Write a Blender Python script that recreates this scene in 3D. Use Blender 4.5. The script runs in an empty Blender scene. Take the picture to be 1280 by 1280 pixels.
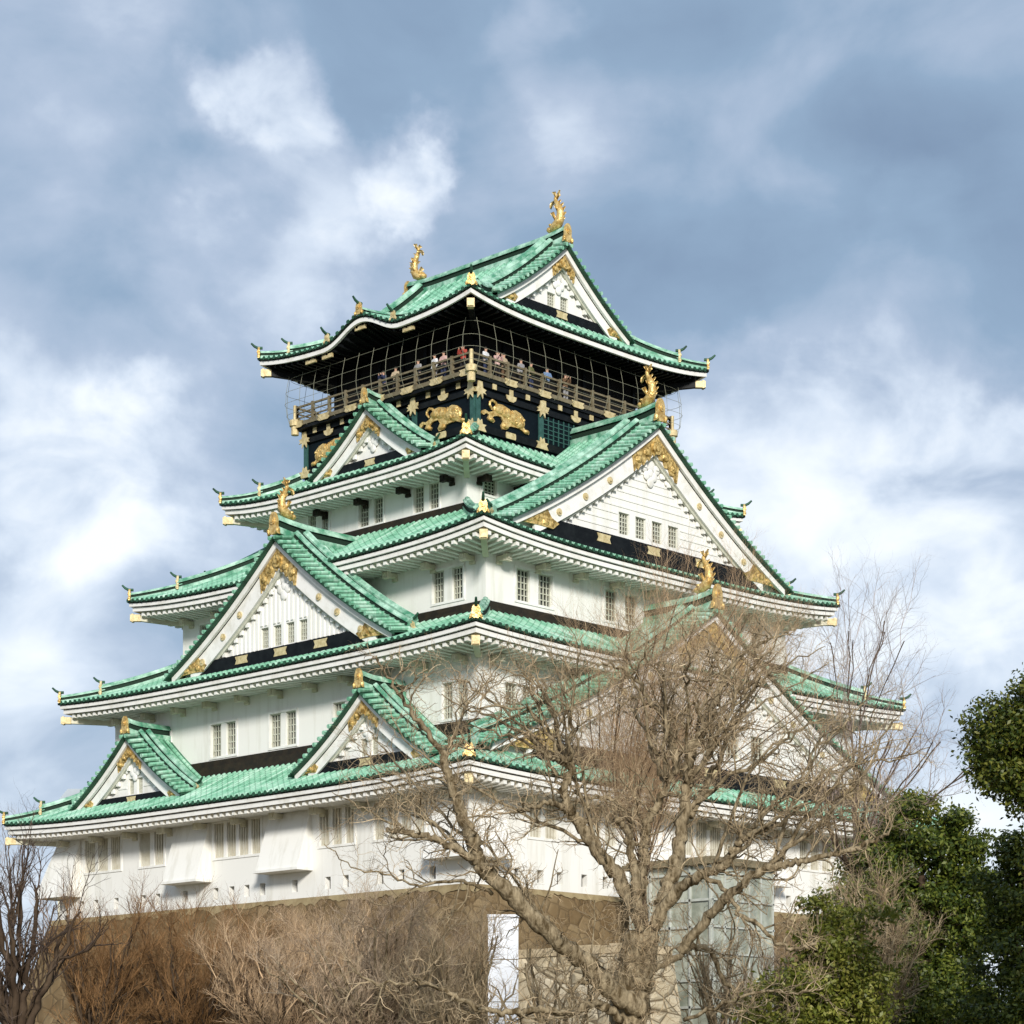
import bpy, math, random
import numpy as np
from mathutils import Vector, Matrix, noise as mnoise
from mathutils.geometry import tessellate_polygon
random.seed(7)
rng = np.random.default_rng(7)
SC = bpy.context.scene
COL = SC.collection
PI = math.pi

# ------------------------------------------------------------------ camera
F = 2832.0
YAW = math.radians(43.98)
CX, CY, CZ = -93.67, -92.57, -9.85
HY = 1365.5
GROUND = -11.45
cam = bpy.data.cameras.new('Camera')
camo = bpy.data.objects.new('Camera', cam)
COL.objects.link(camo)
camo.location = (CX, CY, CZ)
camo.rotation_euler = (PI / 2, 0, YAW - PI / 2)
cam.sensor_width = 36.0
cam.lens = 36.0 * F / 1280.0
cam.shift_y = (HY - 640.0) / 1280.0
cam.clip_start = 0.5
cam.clip_end = 6000
SC.camera = camo
FW = np.array([math.cos(YAW), math.sin(YAW), 0.0])
RT = np.array([math.sin(YAW), -math.cos(YAW), 0.0])
CP = np.array([CX, CY, CZ])


def at(u, v, D):
    """world point seen at (u, v) of the photograph, D metres away"""
    r = FW + RT * ((u - 640.0) / F) + np.array([0, 0, (HY - v) / F])
    return CP + r * D


def ray(u, v):
    r = FW + RT * ((u - 640.0) / F) + np.array([0, 0, (HY - v) / F])
    return r / np.linalg.norm(r)


# ------------------------------------------------------------------ light
SUN_AZ = (-0.62, -0.785)
SUN_EL = math.radians(21)
SC.view_settings.view_transform = 'Standard'
SC.view_settings.look = 'None'
SC.view_settings.gamma = 1.0
SC.view_settings.use_curve_mapping = False
SC.view_settings.exposure = 0.80
sd = Vector((SUN_AZ[0] * math.cos(SUN_EL), SUN_AZ[1] * math.cos(SUN_EL), math.sin(SUN_EL)))
sl = bpy.data.lights.new('Sun', 'SUN')
sl.energy = 2.4
sl.angle = math.radians(10.0)
sl.color = (1.0, 0.955, 0.88)
so = bpy.data.objects.new('Sun', sl)
so.rotation_euler = sd.to_track_quat('Z', 'Y').to_euler()
so.location = (-60, -80, 80)
COL.objects.link(so)

world = bpy.data.worlds.new('World')
SC.world = world
world.use_nodes = True
nt = world.node_tree
nt.nodes.clear()


def N(t, typ, **kw):
    n = t.nodes.new(typ)
    for k, v in kw.items():
        setattr(n, k, v)
    return n


def build_sky():
    L = nt.links.new
    out = N(nt, 'ShaderNodeOutputWorld')
    sky = N(nt, 'ShaderNodeTexSky', sky_type='NISHITA', sun_disc=False)
    sky.sun_elevation = SUN_EL
    sky.sun_rotation = math.atan2(SUN_AZ[0], SUN_AZ[1])
    bg1 = N(nt, 'ShaderNodeBackground')
    bg1.inputs['Strength'].default_value = 0.10
    L(sky.outputs[0], bg1.inputs['Color'])
    tc = N(nt, 'ShaderNodeTexCoord')
    nrm = N(nt, 'ShaderNodeVectorMath', operation='NORMALIZE')
    L(tc.outputs['Generated'], nrm.inputs[0])
    # warp the directions a little so that the cloud masses get ragged outlines
    nz = N(nt, 'ShaderNodeTexNoise')
    nz.inputs['Scale'].default_value = 14
    nz.inputs['Detail'].default_value = 6
    nz.inputs['Roughness'].default_value = 0.55
    L(nrm.outputs[0], nz.inputs['Vector'])
    sub = N(nt, 'ShaderNodeVectorMath', operation='SUBTRACT')
    L(nz.outputs['Color'], sub.inputs[0])
    sub.inputs[1].default_value = (0.5, 0.5, 0.5)
    scl = N(nt, 'ShaderNodeVectorMath', operation='SCALE')
    scl.inputs['Scale'].default_value = 0.13
    L(sub.outputs[0], scl.inputs[0])
    add = N(nt, 'ShaderNodeVectorMath', operation='ADD')
    L(nrm.outputs[0], add.inputs[0])
    L(scl.outputs[0], add.inputs[1])
    wn = N(nt, 'ShaderNodeVectorMath', operation='NORMALIZE')
    L(add.outputs[0], wn.inputs[0])
    n2 = N(nt, 'ShaderNodeTexNoise')
    n2.inputs['Scale'].default_value = 9
    n2.inputs['Detail'].default_value = 8
    n2.inputs['Roughness'].default_value = 0.50
    n2.inputs['Distortion'].default_value = 0.4
    mp = N(nt, 'ShaderNodeMapping')
    mp.inputs['Scale'].default_value = (1, 1, 1.7)
    L(nrm.outputs[0], mp.inputs['Vector'])
    L(mp.outputs[0], n2.inputs['Vector'])
    val = N(nt, 'ShaderNodeMath', operation='MULTIPLY_ADD')
    L(n2.outputs['Fac'], val.inputs[0])
    val.inputs[1].default_value = 1.05
    val.inputs[2].default_value = -0.08
    cur = val.outputs[0]
    # cloud masses: direction, angular radius, brightness
    blobs = [(50, 590, 110, .50), (130, 660, 110, .34), (245, 590, 80, .24), (30, 770, 150, .26),
             (335, 112, 50, .52), (275, 55, 90, .20), (505, 232, 40, .42), (490, 190, 40, .22), (330, 275, 110, .36), (440, 258, 80, .30), (270, 215, 40, .22),
             (90, 430, 100, .20), (100, 20, 100, .26), (1000, 670, 200, .34), (1130, 610, 150, .30), (1240, 700, 130, .26),
             (1180, 850, 240, .30), (930, 540, 90, .26), (1040, 300, 60, .20), (1160, 300, 50, .20), (640, 60, 150, .16), (740, 95, 60, .24), (690, 150, 60, .12),
             (30, 960, 150, .34), (1240, 1130, 170, .36)]
    darks = [(930, 260, 300, -.13), (1150, 400, 210, -.13), (1000, 380, 140, -.05), (480, 30, 120, -.14), (50, 170, 170, -.10), (215, 165, 70, -.10),
             (190, 510, 110, -.17), (400, 420, 110, -.04), (770, 270, 160, -.10), (1230, 130, 200, -.03), (60, 880, 90, -.12)]
    n3 = N(nt, 'ShaderNodeTexNoise')
    n3.inputs['Scale'].default_value = 17
    n3.inputs['Detail'].default_value = 8
    n3.inputs['Roughness'].default_value = 0.50
    n3.inputs['Distortion'].default_value = 0.6
    L(mp.outputs[0], n3.inputs['Vector'])
    g3 = N(nt, 'ShaderNodeMath', operation='MULTIPLY_ADD')
    L(n3.outputs['Fac'], g3.inputs[0])
    g3.inputs[1].default_value = 1.5
    g3.inputs[2].default_value = -.05
    zero = N(nt, 'ShaderNodeValue')
    zero.outputs[0].default_value = 0
    base_val = cur
    cur = zero.outputs[0]
    for kk, group_ in enumerate((blobs, darks)):
        if kk == 1:
            tx = N(nt, 'ShaderNodeMath', operation='MULTIPLY_ADD')
            L(cur, tx.inputs[0])
            L(g3.outputs[0], tx.inputs[1])
            L(base_val, tx.inputs[2])
            cur = tx.outputs[0]
        for (u, v, r, w) in group_:
            d = ray(u, v)
            dp = N(nt, 'ShaderNodeVectorMath', operation='DOT_PRODUCT')
            L(wn.outputs[0], dp.inputs[0])
            dp.inputs[1].default_value = tuple(d)
            mr = N(nt, 'ShaderNodeMapRange', interpolation_type='SMOOTHSTEP')
            mr.inputs['From Min'].default_value = math.cos(1.8 * r / F)
            mr.inputs['From Max'].default_value = 1.0
            mr.inputs['To Min'].default_value = 0
            mr.inputs['To Max'].default_value = w * .74
            L(dp.outputs['Value'], mr.inputs['Value'])
            a = N(nt, 'ShaderNodeMath', operation='ADD')
            L(cur, a.inputs[0])
            L(mr.outputs[0], a.inputs[1])
            cur = a.outputs[0]
    ramp = N(nt, 'ShaderNodeValToRGB')
    cr = ramp.color_ramp
    cr.elements[0].position = 0.0
    cr.elements[0].color = (.170, .240, .350, 1)
    cr.elements[1].position = 1.0
    cr.elements[1].color = (.80, .84, .87, 1)
    for p, c in ((.30, (.232, .325, .448)), (.52, (.365, .44, .56)), (.72, (.56, .63, .73)), (.86, (.70, .75, .81))):
        e = cr.elements.new(p)
        e.color = (*c, 1)
    L(cur, ramp.inputs['Fac'])
    bg2 = N(nt, 'ShaderNodeBackground')
    bg2.inputs['Strength'].default_value = 0.74
    L(ramp.outputs[0], bg2.inputs['Color'])
    mix = N(nt, 'ShaderNodeMixShader')
    mix.inputs[0].default_value = 0.93
    L(bg1.outputs[0], mix.inputs[1])
    L(bg2.outputs[0], mix.inputs[2])
    L(mix.outputs[0], out.inputs['Surface'])


build_sky()

# ------------------------------------------------------------------ materials
MATS = {}


def mat(name, col, rough=0.7, metal=0.0, col2=None, scale=3.0, stretch=(1, 1, 1), mix=(.35, .65), bump=0.0, bscale=None, spec=0.3, voronoi=False, coord='Object', detail=5):
    m = bpy.data.materials.new(name)
    m.use_nodes = True
    t = m.node_tree
    b = t.nodes['Principled BSDF']
    b.inputs['Roughness'].default_value = rough
    b.inputs['Metallic'].default_value = metal
    b.inputs['Specular IOR Level'].default_value = spec
    b.inputs['Base Color'].default_value = (*col, 1)
    tc = N(t, 'ShaderNodeTexCoord')
    mp = N(t, 'ShaderNodeMapping')
    mp.inputs['Scale'].default_value = stretch
    t.links.new(tc.outputs[coord], mp.inputs['Vector'])
    if col2 is not None:
        nz = N(t, 'ShaderNodeTexNoise')
        nz.inputs['Scale'].default_value = scale
        nz.inputs['Detail'].default_value = detail
        nz.inputs['Roughness'].default_value = 0.62
        t.links.new(mp.outputs[0], nz.inputs['Vector'])
        r = N(t, 'ShaderNodeValToRGB')
        r.color_ramp.elements[0].position = mix[0]
        r.color_ramp.elements[0].color = (*col, 1)
        r.color_ramp.elements[1].position = mix[1]
        r.color_ramp.elements[1].color = (*col2, 1)
        t.links.new(nz.outputs['Fac'], r.inputs['Fac'])
        t.links.new(r.outputs['Color'], b.inputs['Base Color'])
    if bump:
        if voronoi:
            bz = N(t, 'ShaderNodeTexVoronoi')
            so_ = 'Distance'
        else:
            bz = N(t, 'ShaderNodeTexNoise')
            bz.inputs['Detail'].default_value = 6
            so_ = 'Fac'
        bz.inputs['Scale'].default_value = bscale or scale * 3
        t.links.new(mp.outputs[0], bz.inputs['Vector'])
        bp = N(t, 'ShaderNodeBump')
        bp.inputs['Strength'].default_value = bump
        bp.inputs['Distance'].default_value = 0.05
        t.links.new(bz.outputs[so_], bp.inputs['Height'])
        t.links.new(bp.outputs['Normal'], b.inputs['Normal'])
    MATS[name] = m
    return m




def mat_copper(name, lo, mid, hi):
    m = mat(name, mid, .6, 0, None, 1, (1, 1, 1), (.4, .6), .3, 5, .35)
    t = m.node_tree
    L = t.links.new
    b = t.nodes['Principled BSDF']
    at_ = N(t, 'ShaderNodeAttribute', attribute_name='flow')
    mp = N(t, 'ShaderNodeMapping')
    mp.inputs['Scale'].default_value = (3.6, .32, .2)
    L(at_.outputs['Vector'], mp.inputs['Vector'])
    st = N(t, 'ShaderNodeTexNoise')
    st.inputs['Scale'].default_value = 1.0
    st.inputs['Detail'].default_value = 6
    st.inputs['Roughness'].default_value = .65
    L(mp.outputs[0], st.inputs['Vector'])
    tc = N(t, 'ShaderNodeTexCoord')
    bn = N(t, 'ShaderNodeTexNoise')
    bn.inputs['Scale'].default_value = .75
    bn.inputs['Detail'].default_value = 10
    bn.inputs['Roughness'].default_value = .66
    L(tc.outputs['Object'], bn.inputs['Vector'])
    ad = N(t, 'ShaderNodeMath', operation='ADD')
    L(st.outputs['Fac'], ad.inputs[0])
    L(bn.outputs['Fac'], ad.inputs[1])
    hf = N(t, 'ShaderNodeMath', operation='MULTIPLY')
    L(ad.outputs[0], hf.inputs[0])
    hf.inputs[1].default_value = .5
    r = N(t, 'ShaderNodeValToRGB')
    r.color_ramp.elements[0].position = .36
    r.color_ramp.elements[0].color = (*lo, 1)
    r.color_ramp.elements[1].position = .64
    r.color_ramp.elements[1].color = (*hi, 1)
    e = r.color_ramp.elements.new(.48)
    e.color = (*mid, 1)
    L(hf.outputs[0], r.inputs['Fac'])
    # tile courses: a thin dark joint every third of a metre down the slope
    sp = N(t, 'ShaderNodeSeparateXYZ')
    L(at_.outputs['Vector'], sp.inputs[0])
    dv = N(t, 'ShaderNodeMath', operation='DIVIDE')
    L(sp.outputs['Y'], dv.inputs[0])
    dv.inputs[1].default_value = .36
    fr = N(t, 'ShaderNodeMath', operation='FRACT')
    L(dv.outputs[0], fr.inputs[0])
    lt = N(t, 'ShaderNodeMath', operation='LESS_THAN')
    L(fr.outputs[0], lt.inputs[0])
    lt.inputs[1].default_value = .16
    ml = N(t, 'ShaderNodeMath', operation='MULTIPLY')
    L(lt.outputs[0], ml.inputs[0])
    ml.inputs[1].default_value = .5
    mx = N(t, 'ShaderNodeMix', data_type='RGBA')
    L(ml.outputs[0], mx.inputs['Factor'])
    L(r.outputs['Color'], mx.inputs['A'])
    mx.inputs['B'].default_value = (*[c * .35 for c in lo], 1)
    L(mx.outputs['Result'], b.inputs['Base Color'])
    return m


mat_copper('verdigris', (.055, .22, .12), (.22, .49, .33), (.58, .78, .65))
mat('verdigris_pan_shade', (.015, .075, .04), .6, 0, (.10, .27, .17), .9, (1, 1, 1), (.34, .68), .3, 5, .3, detail=10)  # darker green that paints shade into the pans between cover tiles
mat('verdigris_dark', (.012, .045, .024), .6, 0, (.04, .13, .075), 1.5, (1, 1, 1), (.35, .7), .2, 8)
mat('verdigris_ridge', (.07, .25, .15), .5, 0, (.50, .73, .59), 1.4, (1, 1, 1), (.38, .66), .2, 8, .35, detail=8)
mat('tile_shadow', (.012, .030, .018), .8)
mat('plaster', (.82, .81, .765), .85, 0, (.60, .58, .50), 1.1, (1.6, 1.6, .16), (.50, .86), .10, 6, .2, detail=9)
mat('plaster_trim', (.83, .82, .78), .8, 0, (.60, .58, .50), 1.3, (1, 1, 1), (.48, .80), 0, 1, .2, detail=9)
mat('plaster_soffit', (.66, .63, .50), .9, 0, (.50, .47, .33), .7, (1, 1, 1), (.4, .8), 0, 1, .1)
mat('gold', (.88, .65, .27), .36, .45, (.50, .30, .08), 4.5, (1, 1, 1), (.38, .62), 1.0, 8, .5)
mat('gold_ornate', (.74, .53, .20), .45, .3, (.26, .16, .035), 4.5, (1, 1, 1), (.42, .60), 1.0, 6, .5, True)
mat('old_gold', (.70, .58, .33), .5, .15, (.42, .32, .14), 4, (1, 1, 1), (.4, .7), .4, 9, .4)
mat('black_lacquer', (.005, .006, .007), .5, 0, (.012, .014, .015), 2, (1, 1, 1), (.4, .7), 0, 1, .12)
mat('blue_black_panel', (.003, .006, .009), .5, 0, (.005, .010, .014), 1, (1, 1, 1), (.4, .7), 0, 1, .08)
mat('teal_pillar', (.022, .070, .060), .5, 0, (.04, .11, .095), 3)
mat('dark_wood', (.016, .013, .009), .75, 0, (.040, .028, .015), 2, (1, 1, 1), (.4, .8), .2, 9)
mat('dark_interior', (.006, .006, .006), .9)
mat('glass', (.060, .064, .050), .2, 0, (.028, .030, .024), 2, spec=.5)
mat('shutter_tan', (.36, .30, .20), .85, 0, (.25, .20, .12), 2)
mat('lattice', (.60, .60, .51), .7, 0, (.44, .44, .35), 3)
mat('window_bar', (.66, .63, .53), .8, 0, (.52, .48, .37), 2)
mat('rail', (.22, .185, .115), .6, .1, (.13, .105, .06), 3, (1, 1, 1), (.4, .7), .2, 9)
mat('cable', (.26, .26, .19), .6, .1)
mat('cladding_white', (.80, .82, .86), .55, 0, (.74, .76, .80), .6)
mat('steel_white', (.56, .58, .53), .45, .1, (.44, .46, .41), 1.5)
mat('grey_roof', (.42, .46, .48), .5, .1, (.36, .39, .41), .6)


def mat_stone(name, c1, c2, c3, scale, mortar, ms=.06, bumpd=.25):
    m = bpy.data.materials.new(name)
    m.use_nodes = True
    t = m.node_tree
    b = t.nodes['Principled BSDF']
    b.inputs['Roughness'].default_value = .9
    b.inputs['Specular IOR Level'].default_value = .2
    L = t.links.new
    tc = N(t, 'ShaderNodeTexCoord')
    mp = N(t, 'ShaderNodeMapping')
    mp.inputs['Scale'].default_value = (1, 1, 1.35)
    L(tc.outputs['Object'], mp.inputs['Vector'])
    v = N(t, 'ShaderNodeTexVoronoi', feature='DISTANCE_TO_EDGE')
    v.inputs['Scale'].default_value = scale
    v2 = N(t, 'ShaderNodeTexVoronoi', feature='F1')
    v2.inputs['Scale'].default_value = scale
    L(mp.outputs[0], v.inputs['Vector'])
    L(mp.outputs[0], v2.inputs['Vector'])
    nz = N(t, 'ShaderNodeTexNoise')
    nz.inputs['Scale'].default_value = 1.1
    nz.inputs['Detail'].default_value = 8
    L(tc.outputs['Object'], nz.inputs['Vector'])
    sep = N(t, 'ShaderNodeSeparateColor')
    L(v2.outputs['Color'], sep.inputs[0])
    ad = N(t, 'ShaderNodeMath', operation='MULTIPLY_ADD')
    L(sep.outputs[0], ad.inputs[0])
    ad.inputs[1].default_value = .45
    hal = N(t, 'ShaderNodeMath', operation='MULTIPLY_ADD')
    L(nz.outputs['Fac'], hal.inputs[0])
    hal.inputs[1].default_value = 1.1
    hal.inputs[2].default_value = -.27
    L(hal.outputs[0], ad.inputs[2])
    r = N(t, 'ShaderNodeValToRGB')
    r.color_ramp.elements[0].position = .15
    r.color_ramp.elements[0].color = (*c1, 1)
    r.color_ramp.elements[1].position = .9
    r.color_ramp.elements[1].color = (*c3, 1)
    e = r.color_ramp.elements.new(.5)
    e.color = (*c2, 1)
    L(ad.outputs[0], r.inputs['Fac'])
    mr = N(t, 'ShaderNodeMapRange')
    mr.inputs['From Min'].default_value = 0
    mr.inputs['From Max'].default_value = ms
    L(v.outputs['Distance'], mr.inputs['Value'])
    mx = N(t, 'ShaderNodeMix', data_type='RGBA')
    L(mr.outputs[0], mx.inputs['Factor'])
    mx.inputs['A'].default_value = (*mortar, 1)
    L(r.outputs['Color'], mx.inputs['B'])
    L(mx.outputs['Result'], b.inputs['Base Color'])
    bp = N(t, 'ShaderNodeBump')
    bp.inputs['Strength'].default_value = .9
    bp.inputs['Distance'].default_value = bumpd
    mr2 = N(t, 'ShaderNodeMapRange')
    mr2.inputs['From Max'].default_value = ms * 3
    L(v.outputs['Distance'], mr2.inputs['Value'])
    a2 = N(t, 'ShaderNodeMath', operation='MULTIPLY_ADD')
    L(nz.outputs['Fac'], a2.inputs[0])
    a2.inputs[1].default_value = .5
    L(mr2.outputs[0], a2.inputs[2])
    L(a2.outputs[0], bp.inputs['Height'])
    L(bp.outputs['Normal'], b.inputs['Normal'])
    MATS[name] = m


mat_stone('stone_brown', (.12, .078, .036), (.175, .120, .060), (.24, .175, .095), 1.15, (.105, .070, .035), .045, .05)
mat_stone('stone_cream', (.40, .32, .20), (.55, .46, .31), (.66, .57, .42), .95, (.10, .07, .035), .06, .12)
mat('stone_cap', (.58, .47, .31), .9, 0, (.44, .34, .20), 2, (1, 1, 1), (.35, .7), .3, 6)
mat('mortar_strip', (.34, .27, .15), .9, 0, (.22, .16, .08), 1.5, (1, 1, 1), (.4, .65), .3, 6)
mat('ground', (.20, .155, .095), .95, 0, (.13, .12, .06), .15, (1, 1, 1), (.4, .65), .3, 3, .1)


def mat_leaf(name, c1, c2, c3):
    m = bpy.data.materials.new(name)
    m.use_nodes = True
    t = m.node_tree
    b = t.nodes['Principled BSDF']
    b.inputs['Roughness'].default_value = .45
    b.inputs['Specular IOR Level'].default_value = .35
    g = N(t, 'ShaderNodeNewGeometry')
    r = N(t, 'ShaderNodeValToRGB')
    r.color_ramp.elements[0].color = (*c1, 1)
    r.color_ramp.elements[1].color = (*c3, 1)
    e = r.color_ramp.elements.new(.55)
    e.color = (*c2, 1)
    t.links.new(g.outputs['Random Per Island'], r.inputs['Fac'])
    t.links.new(r.outputs['Color'], b.inputs['Base Color'])
    tr = N(t, 'ShaderNodeBsdfTranslucent')
    t.links.new(r.outputs['Color'], tr.inputs['Color'])
    mx = N(t, 'ShaderNodeMixShader')
    mx.inputs[0].default_value = .22
    t.links.new(b.outputs[0], mx.inputs[1])
    t.links.new(tr.outputs[0], mx.inputs[2])
    t.links.new(mx.outputs[0], t.nodes['Material Output'].inputs['Surface'])
    MATS[name] = m


mat_leaf('leaf_dark', (.022, .042, .006), (.075, .105, .014), (.19, .21, .032))
mat_leaf('leaf_olive', (.075, .095, .012), (.17, .19, .026), (.30, .285, .065))
mat_leaf('leaf_yellow', (.022, .044, .006), (.075, .098, .012), (.19, .19, .03))
mat('bark_grey', (.085, .060, .030), .95, 0, (.36, .29, .185), 8.0, (1, 1, .35), (.36, .62), 1.0, 16, .1, detail=9)
mat('bark_dark', (.045, .030, .020), .9, 0, (.10, .07, .045), 3, (1, 1, .5), (.35, .7), .4, 9, .1)
mat('twig_tan', (.27, .20, .12), .9, 0, (.38, .30, .195), 2, (1, 1, 1), (.35, .7), 0, 1, .1)
mat('twig_brown', (.32, .215, .125), .9, 0, (.45, .33, .21), 1.5, (1, 1, 1), (.35, .7), 0, 1, .1)
mat('twig_rust', (.135, .072, .030), .9, 0, (.24, .14, .065), 1.2, (1, 1, 1), (.35, .7), 0, 1, .1)
mat('twig_pink', (.30, .215, .14), .9, 0, (.42, .33, .235), 1.2, (1, 1, 1), (.35, .7), 0, 1, .1)
mat('twig_violet', (.17, .13, .11), .9, 0, (.30, .24, .21), 1.2, (1, 1, 1), (.35, .7), 0, 1, .1)
mat('twig_dark', (.050, .034, .026), .9, 0, (.10, .075, .06), 1.2, (1, 1, 1), (.35, .7), 0, 1, .1)
for nm in list(MATS):
    if nm.startswith('twig_'):
        t = MATS[nm].node_tree
        b = t.nodes['Principled BSDF']
        src = b.inputs['Base Color'].links[0].from_socket
        gq = N(t, 'ShaderNodeNewGeometry')
        mr = N(t, 'ShaderNodeMapRange')
        mr.inputs['To Min'].default_value = .55
        mr.inputs['To Max'].default_value = 1.75
        t.links.new(gq.outputs['Random Per Island'], mr.inputs['Value'])
        vm = N(t, 'ShaderNodeVectorMath', operation='SCALE')
        t.links.new(src, vm.inputs[0])
        t.links.new(mr.outputs[0], vm.inputs['Scale'])
        t.links.new(vm.outputs[0], b.inputs['Base Color'])
for nm, c in dict(skin=(.55, .34, .24), hair_black=(.015, .012, .010), cloth_white=(.75, .76, .78), cloth_pink=(.62, .42, .38), cloth_grey=(.30, .30, .31), cloth_olive=(.16, .17, .07),
                  cloth_navy=(.03, .04, .09), cloth_beige=(.50, .40, .27), cloth_red=(.42, .07, .05), cloth_black=(.02, .02, .022), cloth_blue=(.16, .25, .42), cloth_brown=(.15, .09, .05)).items():
    mat(nm, c, .8)


# ------------------------------------------------------------------ mesh builder
class MB:
    def __init__(s):
        s.v = []
        s.f = []
        s.m = []

    def quad(s, a, b, c, d, m=0):
        i = len(s.v)
        s.v += [tuple(a), tuple(b), tuple(c), tuple(d)]
        s.f.append((i, i + 1, i + 2, i + 3))
        s.m.append(m)

    def tri(s, a, b, c, m=0):
        i = len(s.v)
        s.v += [tuple(a), tuple(b), tuple(c)]
        s.f.append((i, i + 1, i + 2))
        s.m.append(m)

    def hexa(s, p, m=0):
        """p: 8 corners, bottom 4 then top 4"""
        i = len(s.v)
        s.v += [tuple(q) for q in p]
        for q in ((0, 3, 2, 1), (4, 5, 6, 7), (0, 1, 5, 4), (1, 2, 6, 5), (2, 3, 7, 6), (3, 0, 4, 7)):
            s.f.append(tuple(i + k for k in q))
            s.m.append(m)

    def obox(s, c, ax, ay, az, m=0):
        c, ax, ay, az = (np.asarray(x, float) for x in (c, ax, ay, az))
        s.hexa([c - ax - ay - az, c + ax - ay - az, c + ax + ay - az, c - ax + ay - az,
                c - ax - ay + az, c + ax - ay + az, c + ax + ay + az, c - ax + ay + az], m)

    def sbox(s, S, u0, u1, d0, d1, z0, z1, m=0):
        s.hexa([S(u0, d0, z0), S(u1, d0, z0), S(u1, d1, z0), S(u0, d1, z0),
                S(u0, d0, z1), S(u1, d0, z1), S(u1, d1, z1), S(u0, d1, z1)], m)

    def beam(s, p0, p1, w, h, m=0, up=(0, 0, 1)):
        p0, p1, up = (np.asarray(x, float) for x in (p0, p1, up))
        t = p1 - p0
        l = np.linalg.norm(t)
        if l < 1e-6:
            return
        t = t / l
        a = np.cross(t, up)
        a /= max(np.linalg.norm(a), 1e-9)
        b = np.cross(a, t)
        s.obox((p0 + p1) / 2, t * l / 2, a * w / 2, b * h / 2, m)

    def grid(s, rows, m=0):
        """rows: list of equal-length lists of points"""
        i0 = len(s.v)
        nc = len(rows[0])
        for r in rows:
            s.v += [tuple(p) for p in r]
        for a in range(len(rows) - 1):
            for b in range(nc - 1):
                i = i0 + a * nc + b
                s.f.append((i, i + 1, i + nc + 1, i + nc))
                s.m.append(m)

    def ring_sweep(s, rings, m=0, cap=True):
        """rings: list of closed profiles (lists of points)"""
        i0 = len(s.v)
        k = len(rings[0])
        for r in rings:
            s.v += [tuple(p) for p in r]
        for a in range(len(rings) - 1):
            for b in range(k):
                i = i0 + a * k + b
                j = i0 + a * k + (b + 1) % k
                s.f.append((i, j, j + k, i + k))
                s.m.append(m)
        if cap:
            s.f.append(tuple(i0 + b for b in range(k))[::-1])
            s.m.append(m)
            e = i0 + (len(rings) - 1) * k
            s.f.append(tuple(e + b for b in range(k)))
            s.m.append(m)

    def tube(s, pts, rad, k=6, m=0, cap=True):
        pts = np.asarray(pts, float)
        n = len(pts)
        if np.isscalar(rad):
            rad = [rad] * n
        tg = np.gradient(pts, axis=0)
        tg /= np.maximum(np.linalg.norm(tg, axis=1, keepdims=True), 1e-9)
        a = np.array([0.31, 0.17, 0.94]) if abs(tg[0][2]) < .8 else np.array([.94, .3, .1])
        a = a - tg[0] * (a @ tg[0])
        a /= np.linalg.norm(a)
        ang = np.arange(k) * 2 * PI / k
        cs, sn = np.cos(ang), np.sin(ang)
        rings = []
        for i in range(n):
            a = a - tg[i] * (a @ tg[i])
            a /= max(np.linalg.norm(a), 1e-9)
            b = np.cross(tg[i], a)
            rings.append(pts[i] + rad[i] * (cs[:, None] * a + sn[:, None] * b))
        s.ring_sweep([list(r) for r in rings], m, cap)

    def cyl(s, c, axis, r, h, k=12, m=0):
        c, axis = np.asarray(c, float), np.asarray(axis, float)
        axis = axis / np.linalg.norm(axis)
        s.tube([c - axis * h / 2, c + axis * h / 2], r, k, m)

    def ball(s, c, ax, ay, az, m=0, nu=10, nv=6):
        c, ax, ay, az = (np.asarray(x, float) for x in (c, ax, ay, az))
        rows = []
        for j in range(nv + 1):
            th = PI * j / nv
            rows.append([c + math.sin(th) * (math.cos(2 * PI * i / nu) * ax + math.sin(2 * PI * i / nu) * ay) + math.cos(th) * az for i in range(nu + 1)])
        s.grid(rows, m)

    def prism(s, poly, off, m=0):
        """extrude a planar polygon (3-D points) by the vector off"""
        off = np.asarray(off, float)
        p = [np.asarray(q, float) for q in poly]
        n = len(p)
        i0 = len(s.v)
        s.v += [tuple(q) for q in p] + [tuple(q + off) for q in p]
        for tri in tessellate_polygon([[Vector(q) for q in p]]):
            s.f.append(tuple(i0 + k for k in tri))
            s.m.append(m)
            s.f.append(tuple(i0 + n + k for k in tri[::-1]))
            s.m.append(m)
        for k in range(n):
            j = (k + 1) % n
            s.f.append((i0 + k, i0 + j, i0 + n + j, i0 + n + k))
            s.m.append(m)

    def build(s, name, mats, parent=None, smooth=False):
        me = bpy.data.meshes.new(name)
        me.from_pydata(s.v, [], s.f)
        if isinstance(mats, str):
            mats = [mats]
        for q in mats:
            me.materials.append(MATS[q])
        if len(mats) > 1:
            me.polygons.foreach_set('material_index', s.m)
        if smooth:
            me.polygons.foreach_set('use_smooth', [True] * len(s.f))
        me.update()
        o = bpy.data.objects.new(name, me)
        COL.objects.link(o)
        if parent is not None:
            o.parent = parent
        return o


def tag(o, label=None, cat=None, group=None, kind=None):
    for k, v in (('label', label), ('category', cat), ('group', group), ('kind', kind)):
        if v:
            o[k] = v
    return o


def empty(name, loc=(0, 0, 0)):
    o = bpy.data.objects.new(name, None)
    o.location = loc
    COL.objects.link(o)
    return o


def set_flow(o, fn):
    me = o.data
    co = np.empty(len(me.vertices) * 3, dtype=np.float32)
    me.vertices.foreach_get('co', co)
    co = co.reshape(-1, 3)
    a_ = me.attributes.new('flow', 'FLOAT_VECTOR', 'POINT')
    a_.data.foreach_set('vector', fn(co).astype(np.float32).ravel())


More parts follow.
